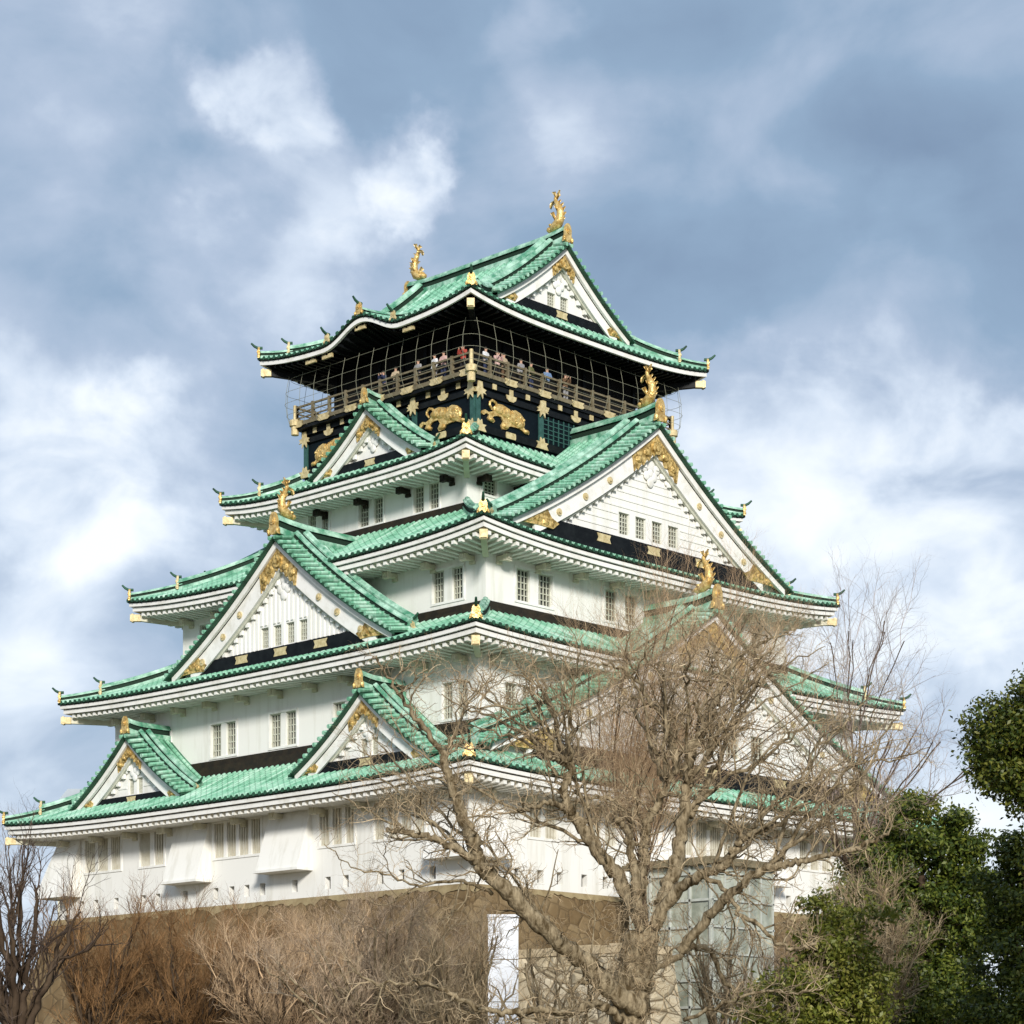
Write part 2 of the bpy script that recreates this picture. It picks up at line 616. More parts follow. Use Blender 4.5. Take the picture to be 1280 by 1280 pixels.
SIDES = {'R': lambda u, d, z: (u, -d, z), 'L': lambda u, d, z: (-d, -u, z), 'B': lambda u, d, z: (-u, d, z), 'E': lambda u, d, z: (d, u, z)}

# ------------------------------------------------------------------ ground
g = MB()
g.quad((-900, -900, GROUND), (1500, -900, GROUND), (1500, 1500, GROUND), (-900, 1500, GROUND))
tag(g.build('ground', 'ground'), kind='structure')

# ------------------------------------------------------------------ stone base and terraces


def batter(t, h=11.45):
    # outward offset of the stone face, t metres below the top
    return .24 * t + .012 * t * t


sb = MB()
A0, B0 = 18.25, 16.95
levels = [0.0, -.35] + [-1.2 - k * 1.03 for k in range(10)] + [GROUND - .6]
for sn, S in SIDES.items():
    hl, d = (A0, B0) if sn in 'RB' else (B0, A0)
    rows = []
    for z in levels:
        o = batter(-z)
        n = 40
        rows.append([S(-hl - o + (2 * hl + 2 * o) * i / n,
                       d + o + (0 if i in (0, n) else .07 * (mnoise.noise(Vector((i * 2.1, z * 1.7, d))))), z) for i in range(n + 1)])
    sb.grid(rows, 0)
sb.quad((-A0, -B0, 0), (A0, -B0, 0), (A0, B0, 0), (-A0, B0, 0))
stone_base = sb.build('boulder_rampart', 'stone_brown')
tag(stone_base, 'brown sloping rampart of fitted boulders that carries the white castle tower', 'stone rampart')
ms = MB()
for sn in 'LR':
    S = SIDES[sn]
    hl, d = (A0, B0) if sn in 'RB' else (B0, A0)
    n = 150
    top, bot = [], []
    for i in range(n + 1):
        u = -hl + 2 * hl * i / n
        w = .26 + .30 * mnoise.noise(Vector((u * .8, 3.1 if sn == 'L' else 9, 0))) + .22 * mnoise.noise(Vector((u * 2.7, 1, 5)))
        top.append(S(u, d + .035, .02))
        w = max(.08, w)
        bot.append(S(u, d + .035 + batter(w) + .012, -w))
    ms.grid([top, bot])
ms.build('mortar_edge', 'mortar_strip', stone_base)

# ------------------------------------------------------------------ the castle tower
castle = empty('castle_tower', (0, 0, 0))
tag(castle, 'white five-tiered Japanese castle tower with green copper roofs and gold fittings', 'castle tower')

PITCH = .45
CORR = [(-.225, 0), (-.125, 0), (-.105, .06), (-.05, .115), (.05, .115), (.105, .06), (.125, 0)]


def corr_samples(a, b, pitch=PITCH):
    out = []
    k0 = math.floor(a / pitch) - 1
    k1 = math.ceil(b / pitch) + 1
    for k in range(k0, k1 + 1):
        for du, h in CORR:
            u = k * pitch + du
            if a + .01 < u < b - .01:
                out.append((u, h))
    return [(a, 0)] + out + [(b, 0)]


#        a      b     fascia z  up    inner a inner b  z_inner
ROOFS = {1: (20.28, 19.00, 5.08, .36, 15.42, 14.79, 7.60),
         2: (17.85, 17.02, 12.12, .32, 12.43, 12.33, 14.50),
         3: (14.80, 14.53, 17.92, .53, 9.30, 7.85, 20.95),
         4: (11.58, 10.05, 23.37, .50, 7.85, 7.02, 25.35),
         5: (9.87, 8.70, 31.77, .55, 5.45, 5.75, 33.75)}
WALLS = {1: (17.95, 16.65), 2: (15.42, 14.79), 3: (12.43, 12.33), 4: (9.30, 7.85), 5: (7.78, 6.95)}


def kara(u, w=3.3, h=1.0):
    return h * (.5 + .5 * math.cos(PI * u / w)) ** 1.15 if abs(u) < w else 0.0


def ridge_cap(parent, P, out, w, h, mats='gold', name='ridge_cap', horn=True):
    """gilt demon-tile: arched plate on two feet with a boss, facing `out`"""
    mb = MB()
    o = np.array([out[0], out[1], 0.0])
    o /= np.linalg.norm(o)
    a = np.array([-o[1], o[0], 0])
    P = np.asarray(P, float)
    prof = [(-.62, -.12), (-.30, .02), (-.20, -.10), (.20, -.10), (.30, .02), (.62, -.12), (.58, .16), (.40, .30), (.42, .62), (.30, .86), (.12, 1.0), (-.12, 1.0), (-.30, .86), (-.42, .62), (-.40, .30), (-.58, .16)]
    t = .22 * w
    poly = [P + a * x * w + np.array([0, 0, y * h]) for x, y in prof]
    mb.prism(poly, o * t)
    mb.cyl(P + o * (t + .03 * w) + np.array([0, 0, h * .56]), o, .27 * w, .10 * w, 12)
    mb.cyl(P + o * (t + .06 * w) + np.array([0, 0, h * .56]), o, .13 * w, .16 * w, 10)
    for sx in (-1, 1):
        mb.ball(P + o * t * .6 + a * sx * .5 * w + np.array([0, 0, h * .06]), a * .16 * w, o * .2 * w, np.array([0, 0, .16 * h]))
    ob = mb.build(name, mats, parent)
    if horn:
        hb = MB()
        q = P + np.array([0, 0, h * .92])
        hb.tube([q - o * .15, q + o * .12 * 1, q + o * .32 + np.array([0, 0, .10]), q + o * .50 + np.array([0, 0, .27])], [.085, .085, .075, .055], 8)
        hb.build('ridge_horn', 'verdigris_dark', parent)
    return ob


def sweep_ridge(mb, pts, w, h, m=0, lift=0.0, m2=None):
    """a tiled ridge: slab stack with a rounded top tile following pts"""
    pts = [np.asarray(p, float) for p in pts]
    rings, rings2 = [], []
    n = len(pts)
    for i, p in enumerate(pts):
        t = pts[min(i + 1, n - 1)] - pts[max(i - 1, 0)]
        t /= np.linalg.norm(t)
        a = np.cross(t, (0, 0, 1))
        a /= np.linalg.norm(a)
        b = np.cross(a, t)
        q = p + b * lift
        prof = [(-.5, -.25), (-.5, .14), (-.30, .17), (-.30, .52), (-.5, .55), (-.5, .70), (-.32, .76), (-.24, .93), (0, 1.0), (.24, .93), (.32, .76), (.5, .70), (.5, .55), (.30, .52), (.30, .17), (.5, .14), (.5, -.25)]
        rings.append([q + a * x * w + b * y * h for x, y in prof])
    f0 = len(mb.f)
    mb.ring_sweep(rings, m)
    k = 17
    for q in range(f0, len(mb.f) - 2):
        if (q - f0) % k in (1, 2, 3, 12, 13, 14):
            mb.m[q] = 1


def make_roof(i):
    a, b, zf, up, ai, bi, zi = ROOFS[i]
    wa, wb = WALLS[i] if i < 5 else (6.5, 5.7)
    black = (i == 5)
    zt = zf + .15
    tiles = MB()
    fas = MB()
    raf = MB()
    sof = MB()
    BMP = (lambda sn, u: kara(u) if (i == 5 and sn in 'LE') else 0.0)

    def zsurf(sn, hl, hli, u, t):
        s = min(1, abs(u) / max(hl - (hl - hli) * t, .01))
        return zt + (zi - zt) * (.74 * t + .26 * t * t) + up * s ** 3.5 * (1 - t) ** 2 + BMP(sn, u) * (1 - t) ** 1.3

    def zeave(sn, hl, u):
        return zf + up * min(1, abs(u) / hl) ** 3.5 + BMP(sn, u)

    for sn, S in SIDES.items():
        hl, de, hli, di, dw = (a, b, ai, bi, wb) if sn in 'RB' else (b, a, bi, ai, wa)
        NT = 10
        cols = []
        for u, h in corr_samples(-hl, hl):
            tm = min(1.0, max(0.0, (hl - abs(u)) / (hl - hli)))
            col = []
            col.append(S(u, de - .01, zsurf(sn, hl, hli, u, 0) + h - .11 - (.04 if h > 0 else 0)))
            for k in range(NT + 1):
                t = tm * k / NT
                col.append(S(u, de - (de - di) * t, zsurf(sn, hl, hli, u, t) + h * (1 if tm > .02 else 0)))
            cols.append(col)
        i0 = len(tiles.f)
        tiles.grid(cols, 0)
        cs_ = corr_samples(-hl, hl)
        nr = NT + 1
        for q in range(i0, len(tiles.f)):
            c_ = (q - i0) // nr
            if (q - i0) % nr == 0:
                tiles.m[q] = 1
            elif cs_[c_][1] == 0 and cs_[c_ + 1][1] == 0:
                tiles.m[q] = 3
        # round end discs of the cover tiles
        k0 = int(hl / PITCH)
        for k in range(-k0, k0 + 1):
            u = k * PITCH
            if abs(u) < hl - .1:
                z = zsurf(sn, hl, hli, u, 0)
                o = np.array(S(0, 1, 0))
                tiles.cyl(np.array(S(u, de + .01, z + .005)), o, .112, .06, 8, 2)
        # fascia boards, mitred at the corners
        if black:
            boards = [(.10, .24, -.01, -.24, 0)]
        else:
            boards = [(.10, .26, -.01, -.19, 0), (.24, .40, -.245, -.47, 0)]
        ns = 64 if i == 5 else 40
        for (o0, o1, zt_, zb_, mm) in boards:
            lines = [[], [], [], []]
            for k in range(ns + 1):
                sg = -1 + 2 * k / ns
                z = zeave(sn, hl, sg * hl)
                for li, (o, zz) in enumerate(((o0, zt_), (o0, zb_), (o1, zb_), (o1, zt_))):
                    lines[li].append(S(sg * (hl - o), de - o, z + zz))
            fas.grid([lines[0], lines[1], lines[2], lines[3], lines[0]], mm)
        # under-tile board (dark) closing the gap
        l0, l1 = [], []
        for k in range(ns + 1):
            sg = -1 + 2 * k / ns
            z = zeave(sn, hl, sg * hl)
            l0.append(S(sg * (hl - .02), de - .02, z + .03))
            l1.append(S(sg * (hl - .5), de - .5, z + .03))
        fas.grid([l0, l1], 1)
        # soffit
        l0, l1, l2 = [], [], []
        for k in range(ns + 1):
            sg = -1 + 2 * k / ns
            ze = zeave(sn, hl, sg * hl)
            o = .2 if black else .34
            hw = (wa if sn in 'RB' else wb)
            l0.append(S(sg * (hl - o), de - o, ze - (.20 if black else .50)))
            l2.append(S(sg * hw, dw, zf - (.0 if black else .40)))
        sof.grid([l0, l2], 0)
        # rafters
        sp = .5
        n = int((hl - .3) / sp)
        for k in range(-n, n + 1):
            u = k * sp
            ze = zeave(sn, hl, u)
            d0 = de - (.30 if black else .37)
            hw = (wa if sn in 'RB' else wb)
            d1 = max(dw, de - (hl - abs(u)) * (de - dw) / (hl - hw))
            if d0 - d1 < .25:
                continue
            f = (d0 - d1) / (d0 - dw)
            zb0 = ze - (.36 if black else .69)
            zb1 = ze * (1 - f) + zf * f - (.36 if black else .69) + f * (.12)
            w = .11 if not black else .08
            hh = .19
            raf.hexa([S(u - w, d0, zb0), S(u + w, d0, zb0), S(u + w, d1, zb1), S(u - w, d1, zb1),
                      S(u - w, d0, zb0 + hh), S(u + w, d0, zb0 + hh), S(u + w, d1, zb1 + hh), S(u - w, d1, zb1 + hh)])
    roof = tiles.build('roof', ['verdigris', 'tile_shadow', 'verdigris_dark', 'verdigris_pan_shade'], castle)
    def flow(co):
        ax_, ay_ = np.abs(co[:, 0]), np.abs(co[:, 1])
        rb = (b - ay_) / (b - bi) < (a - ax_) / (a - ai)
        return np.stack([np.where(rb, co[:, 0], co[:, 1]) + 40 * rb, np.where(rb, ay_, ax_), np.full(len(co), i * 9.0)], 1)
    set_flow(roof, flow)
    roof['label'] = ['lowest and widest green tiled eave', 'second green tiled eave', 'third green tiled eave', 'fourth green tiled eave below the black storey', 'topmost green tiled roof with black underside and curved eave'][i - 1]
    fas.build('fascia', ['plaster_trim', 'tile_shadow'], roof)
    off = len(sof.v)
    sof.v += raf.v
    sof.f += [tuple(k + off for k in q) for q in raf.f]
    sof.m += [1] * len(raf.f)
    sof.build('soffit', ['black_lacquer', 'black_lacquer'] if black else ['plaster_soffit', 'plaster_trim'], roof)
    # hip ridges and gilt end tiles at the four corners
    for sx in (-1, 1):
        for sy in (-1, 1):
            def hp(t):
                z = zt + (zi - zt) * (.74 * t + .26 * t * t) + up * (1 - t) ** 2
                return np.array((sx * (a - (a - ai) * t), sy * (b - (b - bi) * t), z))
            h = MB()
            ts = .36 if i != 4 else .5
            sweep_ridge(h, [hp(t) for t in np.linspace(.035, ts + .03, 9)], .36, .36, 0, .06)
            sweep_ridge(h, [hp(t) for t in np.linspace(ts, 1.0, 9)], .46, .56, 0, .08)
            h.build('hip_ridge', ['verdigris_ridge', 'tile_shadow'], roof)
            out = (sx, sy)
            ridge_cap(roof, hp(.028) + np.array([0, 0, .02]), out, .50, .62)
            if (sx, sy) != (-1, -1):
                ridge_cap(roof, hp(ts - .005) + np.array([0, 0, .10]), out, .55, .75, 'old_gold')
            # gilt end of the hip rafter under the corner
            e = MB()
            o = np.array([sx, sy, 0]) / math.sqrt(2)
            an = np.array([-o[1], o[0], 0])
            c = np.array([sx * (a - .22), sy * (b - .22), zf + up - (.86 if not black else .72)])
            e.obox(c - o * .20, o * .30, an * .16, np.array([0, 0, .19]))
            e.obox(c - o * .04, o * .06, an * .20, np.array([0, 0, .23]))
            e.build('hip_rafter_end', 'old_gold', roof)
            e = MB()
            e.beam(c - o * .5, np.array([sx * wa, sy * wb, zf - .62]), .3, .36)
            e.build('hip_rafter', 'black_lacquer' if black else 'plaster_soffit', roof)
    if i == 5:
        # gilt cap and ridge of the curved eave on the two long sides
        for sn in 'LE':
            S = SIDES[sn]
            h = MB()
            sweep_ridge(h, [np.array(S(0, a - (a - ai) * t, zsurf(sn, b, bi, 0, t))) for t in np.linspace(.02, .55, 9)], .40, .40, 0, .06)
            h.build('eave_ridge', ['verdigris_ridge', 'tile_shadow'], roof)
            o = S(0, 1, 0)
            ridge_cap(roof, np.array(S(0, a - .05, zeave(sn, b, 0) + .22)), o[:2], .52, .62)
            for su in (-1, 1):
                h = MB()
                sweep_ridge(h, [np.array(S(su * (2.7 + .5 * t), a - (a - ai) * t, zsurf(sn, b, bi, su * (2.7 + .5 * t), t))) for t in np.linspace(.02, .5, 9)], .30, .30, 0, .06)
                h.build('eave_ridge', ['verdigris_ridge', 'tile_shadow'], roof)
                ridge_cap(roof, np.array(S(su * 2.7, a - .08, zeave(sn, b, su * 2.7) + .2)), o[:2], .42, .5, 'old_gold')
            for u in (-4.4, -.25, 3.6, -3.0):
                e = MB()
                z = zeave(sn, b, u)
                e.sbox(S, u - .42, u + .42, a - .42, a - .30, z - .52, z - .30)
                e.build('eave_fitting', 'old_gold', roof)
    return roof


roofs = {i: make_roof(i) for i in ROOFS}


# ---------------------------------------------------------------- gables
def roof_fish(P, out, H, parent=castle):
    """gilt dolphin-tailed roof fish: head down on the ridge, tail up, back towards `out`"""
    mb = MB()
    o = np.array([out[0], out[1], 0.0])
    o /= np.linalg.norm(o)
    a = np.array([-o[1], o[0], 0])
    z = np.array([0, 0, 1.0])
    P = np.asarray(P, float)

    def p(x, y):
        return P + o * x * H + z * y * H
    spine = [p(-.26, .05), p(-.12, .09), p(.02, .16), p(.10, .28), p(.11, .42), p(.07, .56), p(.0, .68), p(-.06, .78), p(-.08, .87), p(-.05, .93)]
    rad = [r * H for r in (.07, .125, .135, .12, .105, .09, .072, .055, .045, .03)]
    mb.tube(spine, rad, 10)
    # head: jaw and brow
    mb.ball(p(-.27, .06), o * .10 * H, a * .11 * H, z * .08 * H)
    mb.ball(p(-.20, .16), o * .07 * H, a * .12 * H, z * .05 * H)
    # dorsal fins along the outer back
    for x, y, dx, dy, s in ((.17, .22, .13, .07, .06), (.21, .34, .13, .08, .06), (.19, .48, .12, .09, .055), (.13, .60, .11, .09, .05), (.05, .71, .09, .08, .04)):
        mb.prism([p(x - .06, y - s), p(x + dx * .6, y + dy), p(x - .06, y + s)], a * .05 * H)
    # side fins
    for sx in (-1, 1):
        q = p(-.02, .24) + a * sx * .10 * H
        mb.prism([q, q + a * sx * .17 * H + z * .14 * H, q + a * sx * .06 * H + z * .20 * H, q + z * .10 * H], o * .04 * H)
        q = p(.03, .48) + a * sx * .07 * H
        mb.prism([q, q + a * sx * .11 * H + z * .12 * H, q + z * .10 * H], o * .04 * H)
    # tail fan, two lobes
    for dirs in (((-.24, .80), (-.30, .72), (-.20, .90)), ((.06, 1.06), (.0, 1.0), (-.02, 1.02))):
        mb.prism([p(-.08, .84), p(*dirs[0]), p(*dirs[1]), p(-.07, .76)], a * .06 * H)
    mb.prism([p(-.09, .84), p(-.30, .70), p(-.27, .63), p(-.20, .74), p(-.08, .78)], a * .05 * H)
    mb.prism([p(-.07, .88), p(.0, .98), p(.05, 1.0), p(.02, .92), p(-.04, .85)], a * .06 * H)
    for sx in (-1, 1):
        q = p(-.06, .86)
        mb.prism([q, q + a * sx * .16 * H + z * .12 * H, q + a * sx * .05 * H + z * .16 * H], o * .04 * H)
    return mb.build('roof_fish', 'gold', parent, True)


def window_mesh(S, u0, u1, d, z0, z1, style):
    """pane set back in its opening with a lattice in front; one window"""
    mb = MB()
    mb.quad(S(u0, d - .27, z0), S(u1, d - .27, z0), S(u1, d - .27, z1), S(u0, d - .27, z1), 1)
    if style == 'grid':
        w = u1 - u0
        for k in range(1, 4):
            u = u0 + w * k / 4
            mb.sbox(S, u - .028, u + .028, d - .20, d - .14, z0, z1, 0)
        for k in range(1, 5):
            z = z0 + (z1 - z0) * k / 5
            mb.sbox(S, u0, u1, d - .19, d - .15, z - .025, z + .025, 0)
        for uu in (u0 + .025, u1 - .025):
            mb.sbox(S, uu - .025, uu + .025, d - .22, d - .12, z0, z1, 0)
        mb.sbox(S, u0 + .05, u1 - .05, d - .22, d - .12, z1 - .05, z1, 0)
        mb.sbox(S, u0 + .05, u1 - .05, d - .22, d - .12, z0, z0 + .05, 0)
    elif style == 'bars':
        n = max(3, int(round((u1 - u0) / .20)))
        for k in range(n):
            u = u0 + (u1 - u0) * (k + .5) / n
            mb.sbox(S, u - .06, u + .06, d - .20, d - .06, z0, z1, 0)
    else:
        mb.sbox(S, (u0 + u1) / 2 - .03, (u0 + u1) / 2 + .03, d - .2, d - .15, z0, z1, 0)
    return mb


def make_gable(side, uc, dv, W, zb, za, db, fish=0, big=1.0, wins=(), ribs=None, label=None, cap_h=1.2, flare=1.10, discs=(), lean=None):
    S0 = SIDES[side]

    def S(u, d, z):
        return S0(uc + u, d, z)
    H = za - zb
    C = .24

    def rz(q):
        """fascia line height at lateral fraction q (0 apex .. 1 base)"""
        q = abs(q)
        return za - H * ((1 + C) * q - C * q * q)
    out = np.array(S0(0, 1, 0))
    lat = np.array(S0(1, 0, 0)) - np.array(S0(0, 0, 0))
    roof = MB()
    vz = .34 * (.7 + .3 * big)            # tile surface above the fascia line
    NQ = 16
    back0 = dv - 1.15 * big
    for sg in (-1, 1):
        # main slopes: rows run from ridge to eave
        cols = []
        for d, h in corr_samples(db, back0 + .25):
            cols.append([S(sg * q * W, d, rz(q) + vz + h) for q in np.linspace(0, flare, NQ + 1)])
        i0 = len(roof.f)
        roof.grid(cols, 0)
        cs_ = corr_samples(db, back0 + .25)
        for q in range(i0, len(roof.f)):
            c_ = (q - i0) // NQ
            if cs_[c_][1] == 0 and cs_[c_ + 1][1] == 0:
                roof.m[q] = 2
        # verge: short tiles laid the other way
        L = math.hypot(W, H) * 1.04
        f0, f1, f2 = [], [], []
        for q in np.linspace(0, 1.05, NQ + 5):
            zz = rz(q)
            f0.append(S(sg * q * W, dv + .24, zz + .03))
            f1.append(S(sg * q * W, dv + .24, zz + .15))
            f2.append(S(sg * q * W, back0 + .10, zz + vz + .02))
        roof.grid([f0, f1], 1)
        roof.grid([f1, f2], 1)  # dark base: shade painted into the gaps between the verge tiles
        nb = int(L / .44)
        tb = .115
        for k in range(nb):
            q = (k + .5) / nb * 1.04
            zz = rz(q)
            slq = H * ((1 + C) - 2 * C * q) / W
            nn = np.array(lat) * sg * slq + np.array([0, 0, 1.0])
            nn /= np.linalg.norm(nn)
            roof.tube([np.array(S(sg * q * W, dv + .31, zz + .17)) + nn * .06, np.array(S(sg * q * W, back0 + .1, zz + vz + .04)) + nn * .06], tb, 7, 0)
        # underside of the verge
        u0, u1 = [], []
        for q in np.linspace(0, 1.04, NQ + 1):
            u0.append(S(sg * q * W, dv + .26, rz(q) + .03))
            u1.append(S(sg * q * W, dv - 1.0, rz(q) + .03))
        roof.grid([u0, u1], 1)
    g = roof.build('gable', ['verdigris', 'verdigris_dark', 'verdigris_pan_shade'], castle)
    def flow(co):
        lt_, dp_ = (co[:, 0], co[:, 1]) if side in 'RB' else (co[:, 1], co[:, 0])
        return np.stack([dp_, np.abs(np.abs(lt_) if uc == 0 else lt_ + uc) * 1.25, np.full(len(co), W)], 1)
    set_flow(g, flow)
    if label:
        g['label'] = label
    # ridges running down the slopes behind the verge
    for sg in (-1, 1):
        for k, (dd, w, h) in enumerate(((back0 + .02, .34, .44), (back0 - .62 * big, .42, .60)) if big > .65 else ((back0 + .02, .28, .34), (back0 - .48, .32, .42))):
            m = MB()
            q1 = 1.0 if k == 0 else .97
            sweep_ridge(m, [np.array(S(sg * q * W, dd, rz(q) + vz)) for q in np.linspace(.02, q1, 14)], w, h, 0, .10)
            m.build('descending_ridge', ['verdigris_ridge', 'tile_shadow'], g)
        e = rz(.97) + vz
        ridge_cap(g, np.array(S(sg * .975 * W, back0 - .50 * big, e)), (lat * sg)[:2], .42 * (.6 + .4 * big), .5 * (.6 + .4 * big), 'old_gold')
    # main ridge
    m = MB()
    m_w = .55 * (.55 + .45 * big)
    m_h = .85 * (.5 + .5 * big)
    n = 10
    sweep_ridge(m, [np.array(S(0, db + (dv + .05 - db) * t, za + vz - .05 + .22 * big * max(0, (t - .6) / .4) ** 2)) for t in np.linspace(0, 1, n)], m_w, m_h, 0, .05)
    m.build('main_ridge', ['verdigris_ridge', 'tile_shadow'], g)
    ridge_cap(g, np.array(S(0, dv + .08, za + vz + .02)), out[:2], .72 * cap_h, 1.08 * cap_h, 'gold', 'ridge_end_tile', False)
    if fish:
        roof_fish(np.array(S(0, dv - .30 * fish, za + vz + m_h + .12 * big)), out[:2], fish)
    # barge boards: thin outer board, wide inner board set back
    def board(mb, d0, d1, off0, off1, q0=0.0, q1=1.0, mi=0):
        for sg in (-1, 1):
            ns = 18
            A, B, Cc, Dd = [], [], [], []
            for q in np.linspace(q0, q1, ns):
                z = rz(q)
                sl = H * ((1 + C) - 2 * C * q) / W
                nf = math.hypot(1, sl)
                A.append(S(sg * q * W, d0, z - off0 * nf))
                B.append(S(sg * q * W, d0, z - off1 * nf))
                Cc.append(S(sg * q * W, d1, z - off1 * nf))
                Dd.append(S(sg * q * W, d1, z - off0 * nf))
            mb.grid([A, B, Cc, Dd, A], mi)
            mb.quad(A[-1], B[-1], Cc[-1], Dd[-1], mi)
    bw0 = .30 * (.55 + .45 * big)
    bw1 = bw0 + .03
    bw2 = bw1 + (.84 if big > .9 else .62 * (.4 + .6 * big))
    m = MB()
    board(m, dv, dv - .16, 0, bw0)
    board(m, dv - .20, dv - .36, bw1, bw2, 0, .84)
    board(m, dv - .36, dv - .50, bw2 - .04, bw2 + .14 * big, 0, .84, 1)
    # saw-tooth dentils under the inner board
    if big > .6:
        for sg in (-1, 1):
            nd = int(W / .55)
            for k in range(1, nd):
                q = k / nd * .88
                sl = H * ((1 + C) - 2 * C * q) / W
                z = rz(q) - (bw2 + .14 * big) * math.hypot(1, sl)
                m.sbox(S, sg * q * W - .10, sg * q * W + .10, dv - .58, dv - .42, z - .18, z + .12)
    m.build('bargeboard', ['plaster_trim', 'lattice'], g)
    # wall of the gable
    dw = dv - .62
    beam_h = .62 * (.45 + .55 * big)
    zbw = zb + .15 + beam_h * .9
    m = MB()
    zw_poly = []
    qs = np.linspace(-1, 1, 41)
    base = zb - .6
    top = []
    for q in qs:
        top.append((q * W, max(rz(q) - .12, base + .01)))
    if wins:
        zb0, zt0 = wins[0][2], wins[0][3]
        us = sorted((w[0] - uc, w[1] - uc) for w in wins)

        def clip(ua, ub, zlo, zhi):
            """strip of the wall between ua and ub, zlo..zhi (None: up to the rake)"""
            n_ = max(2, int((ub - ua) / W * 20))
            lo, hi = [], []
            for x in np.linspace(ua, ub, n_ + 1):
                t_ = max(rz(x / W) - .12, base + .01)
                lo.append(S(x, dw, min(zlo, t_)))
                hi.append(S(x, dw, t_ if zhi is None else min(zhi, t_)))
            m.grid([lo, hi], 0)
        clip(-W, us[0][0], base, None)
        clip(us[-1][1], W, base, None)
        for k, (x0, x1) in enumerate(us):
            clip(x0, x1, base, zb0)
            clip(x0, x1, zt0, None)
            if k + 1 < len(us):
                clip(x1, us[k + 1][0], base, None)
            for x in (x0, x1):
                m.quad(S(x, dw, zb0), S(x, dw - .3, zb0), S(x, dw - .3, zt0), S(x, dw, zt0))
            for z in (zb0, zt0):
                m.quad(S(x0, dw, z), S(x1, dw, z), S(x1, dw - .3, z), S(x0, dw - .3, z))
    else:
        lo = [S(x, dw, base) for x, z in top]
        hi = [S(x, dw, z) for x, z in top]
        m.grid([lo, hi], 0)
    gwm = m
    for (x0, x1, z0, z1) in wins:
        window_mesh(S, x0 - uc, x1 - uc, dw, z0, z1, 'grid' if big > .6 else 'plain').build('window', ['lattice', 'glass'], g)
    # lattice ribs on the wall
    if ribs:
        zlim = bw2 + .2
        if 'v' in ribs:
            x = -W * .85
            while x < W * .85:
                hi = rz(x / W) - zlim * 1.25
                segs = [(zbw, hi)]
                for w in wins:
                    if w[0] - uc - .14 < x < w[1] - uc + .14:
                        segs = [(w[3] + .1, hi)]
                for lo, hh in segs:
                    if hh - lo > .15:
                        gwm.sbox(S, x - .085, x + .085, dw - .02, dw + .07, lo, hh)
                x += .36
        if 'h' in ribs:
            z = zbw + .4
            while z < za - 1.5:
                x = W * .9
                while rz(x / W) - zlim * 1.3 < z and x > 0:
                    x -= .1
                spans = [(-x, x)]
                for w in wins:
                    if w[2] - .1 < z < w[3] + .1:
                        xs0 = min(v[0] for v in wins) - uc - .12
                        xs1 = max(v[1] for v in wins) - uc + .12
                        spans = [(-x, xs0), (xs1, x)]
                        break
                for x0, x1 in spans:
                    if x1 - x0 > .3:
                        gwm.sbox(S, x0, x1, dw - .02, dw + .035, z - .045, z + .045)
                z += .42
    gwm.build('gable_wall', 'plaster', g)
    # hanging pendant in white plaster under the gilt apex
    m = MB()
    pz = rz(0) - bw2 - .55 * big - .35
    sc = .55 + .65 * big
    for x, z, r in ((0, .15, .34), (-.42, -.05, .25), (.42, -.05, .25), (-.25, -.42, .22), (.25, -.42, .22), (0, -.70, .24), (-.8, -.28, .17), (.8, -.28, .17), (-1.15, -.52, .14), (1.15, -.52, .14), (0, -.28, .2)):
        m.ball(np.array(S(x * sc, dw + .08, pz + z * sc)), lat * r * sc, out * .06 * sc, np.array([0, 0, r * sc]), 0, 12, 6)
    m.build('gable_pendant', 'plaster_trim', g, True)
    # gilt fittings: apex chevron and the two lower corners
    m = MB()
    qa = .17 if big > .65 else .22
    pts_o = [(q * W, rz(q) - bw1 * 1.05 * math.hypot(1, H / W)) for q in np.linspace(-qa, qa, 13)]
    nf = math.hypot(1, H * 1.2 / W)
    pts_i = []
    for k, q in enumerate(np.linspace(qa * .92, -qa * .92, 25)):
        wv = .10 * math.sin(k * 2.1) * big
        pts_i.append((q * W, rz(q) - (bw2 - .06 + wv) * nf + (0 if abs(q) > qa * .15 else .0)))
    poly = [S(x, dv - .19, z) for x, z in pts_o + pts_i]
    m.prism(poly, -np.array(S0(0, 1, 0)) * -.07)
    m.cyl(np.array(S(0, dv - .06, rz(0) - bw1 * 1.5 - .55 * big - .1)), out, .36 * big, .12, 14)
    m.cyl(np.array(S(0, dv - .02, rz(0) - bw1 * 1.5 - .55 * big - .1)), out, .18 * big, .12, 12)
    for sg in (-1, 1):
        for qq in (.4, .75):
            x = sg * qa * W * qq
            m.ball(np.array(S(x, dv - .10, rz(qa * qq) - (bw1 + bw2) * .5 * nf)), lat * .26 * big, out * .10, np.array([0, 0, .20 * big]))
    m.build('gold_fitting', 'gold_ornate', g)
    for sg in (-1, 1):
        m = MB()
        qb = .76
        po = [(q * W, rz(q) - bw0 * 1.0 * math.hypot(1, H * (1 + C - 2 * C * q) / W) - .02) for q in np.linspace(qb, .985, 9)]
        zb_ = zb + .05
        pi_ = [(.97 * W, zb_), (.90 * W, zb_), (.80 * W, zb_ + .03), (.72 * W, zb_), (.68 * W, zb_ + beam_h * .55), (.73 * W, zb_ + beam_h * .9)]
        poly = []
        for x, z in po + pi_:
            poly.append(S(sg * x, dv - .27, max(z, zb - .05)))
        m.prism(poly, out * .12)
        for (x, z, r) in ((.82, .45, .26), (.88, .28, .2), (.77, .3, .2)):
            m.ball(np.array(S(sg * x * W, dv - .15, zb + z * big)), lat * r * big * 1.3, out * .1, np.array([0, 0, r * big * .8]))
        m.build('gold_fitting', 'gold_ornate', g)
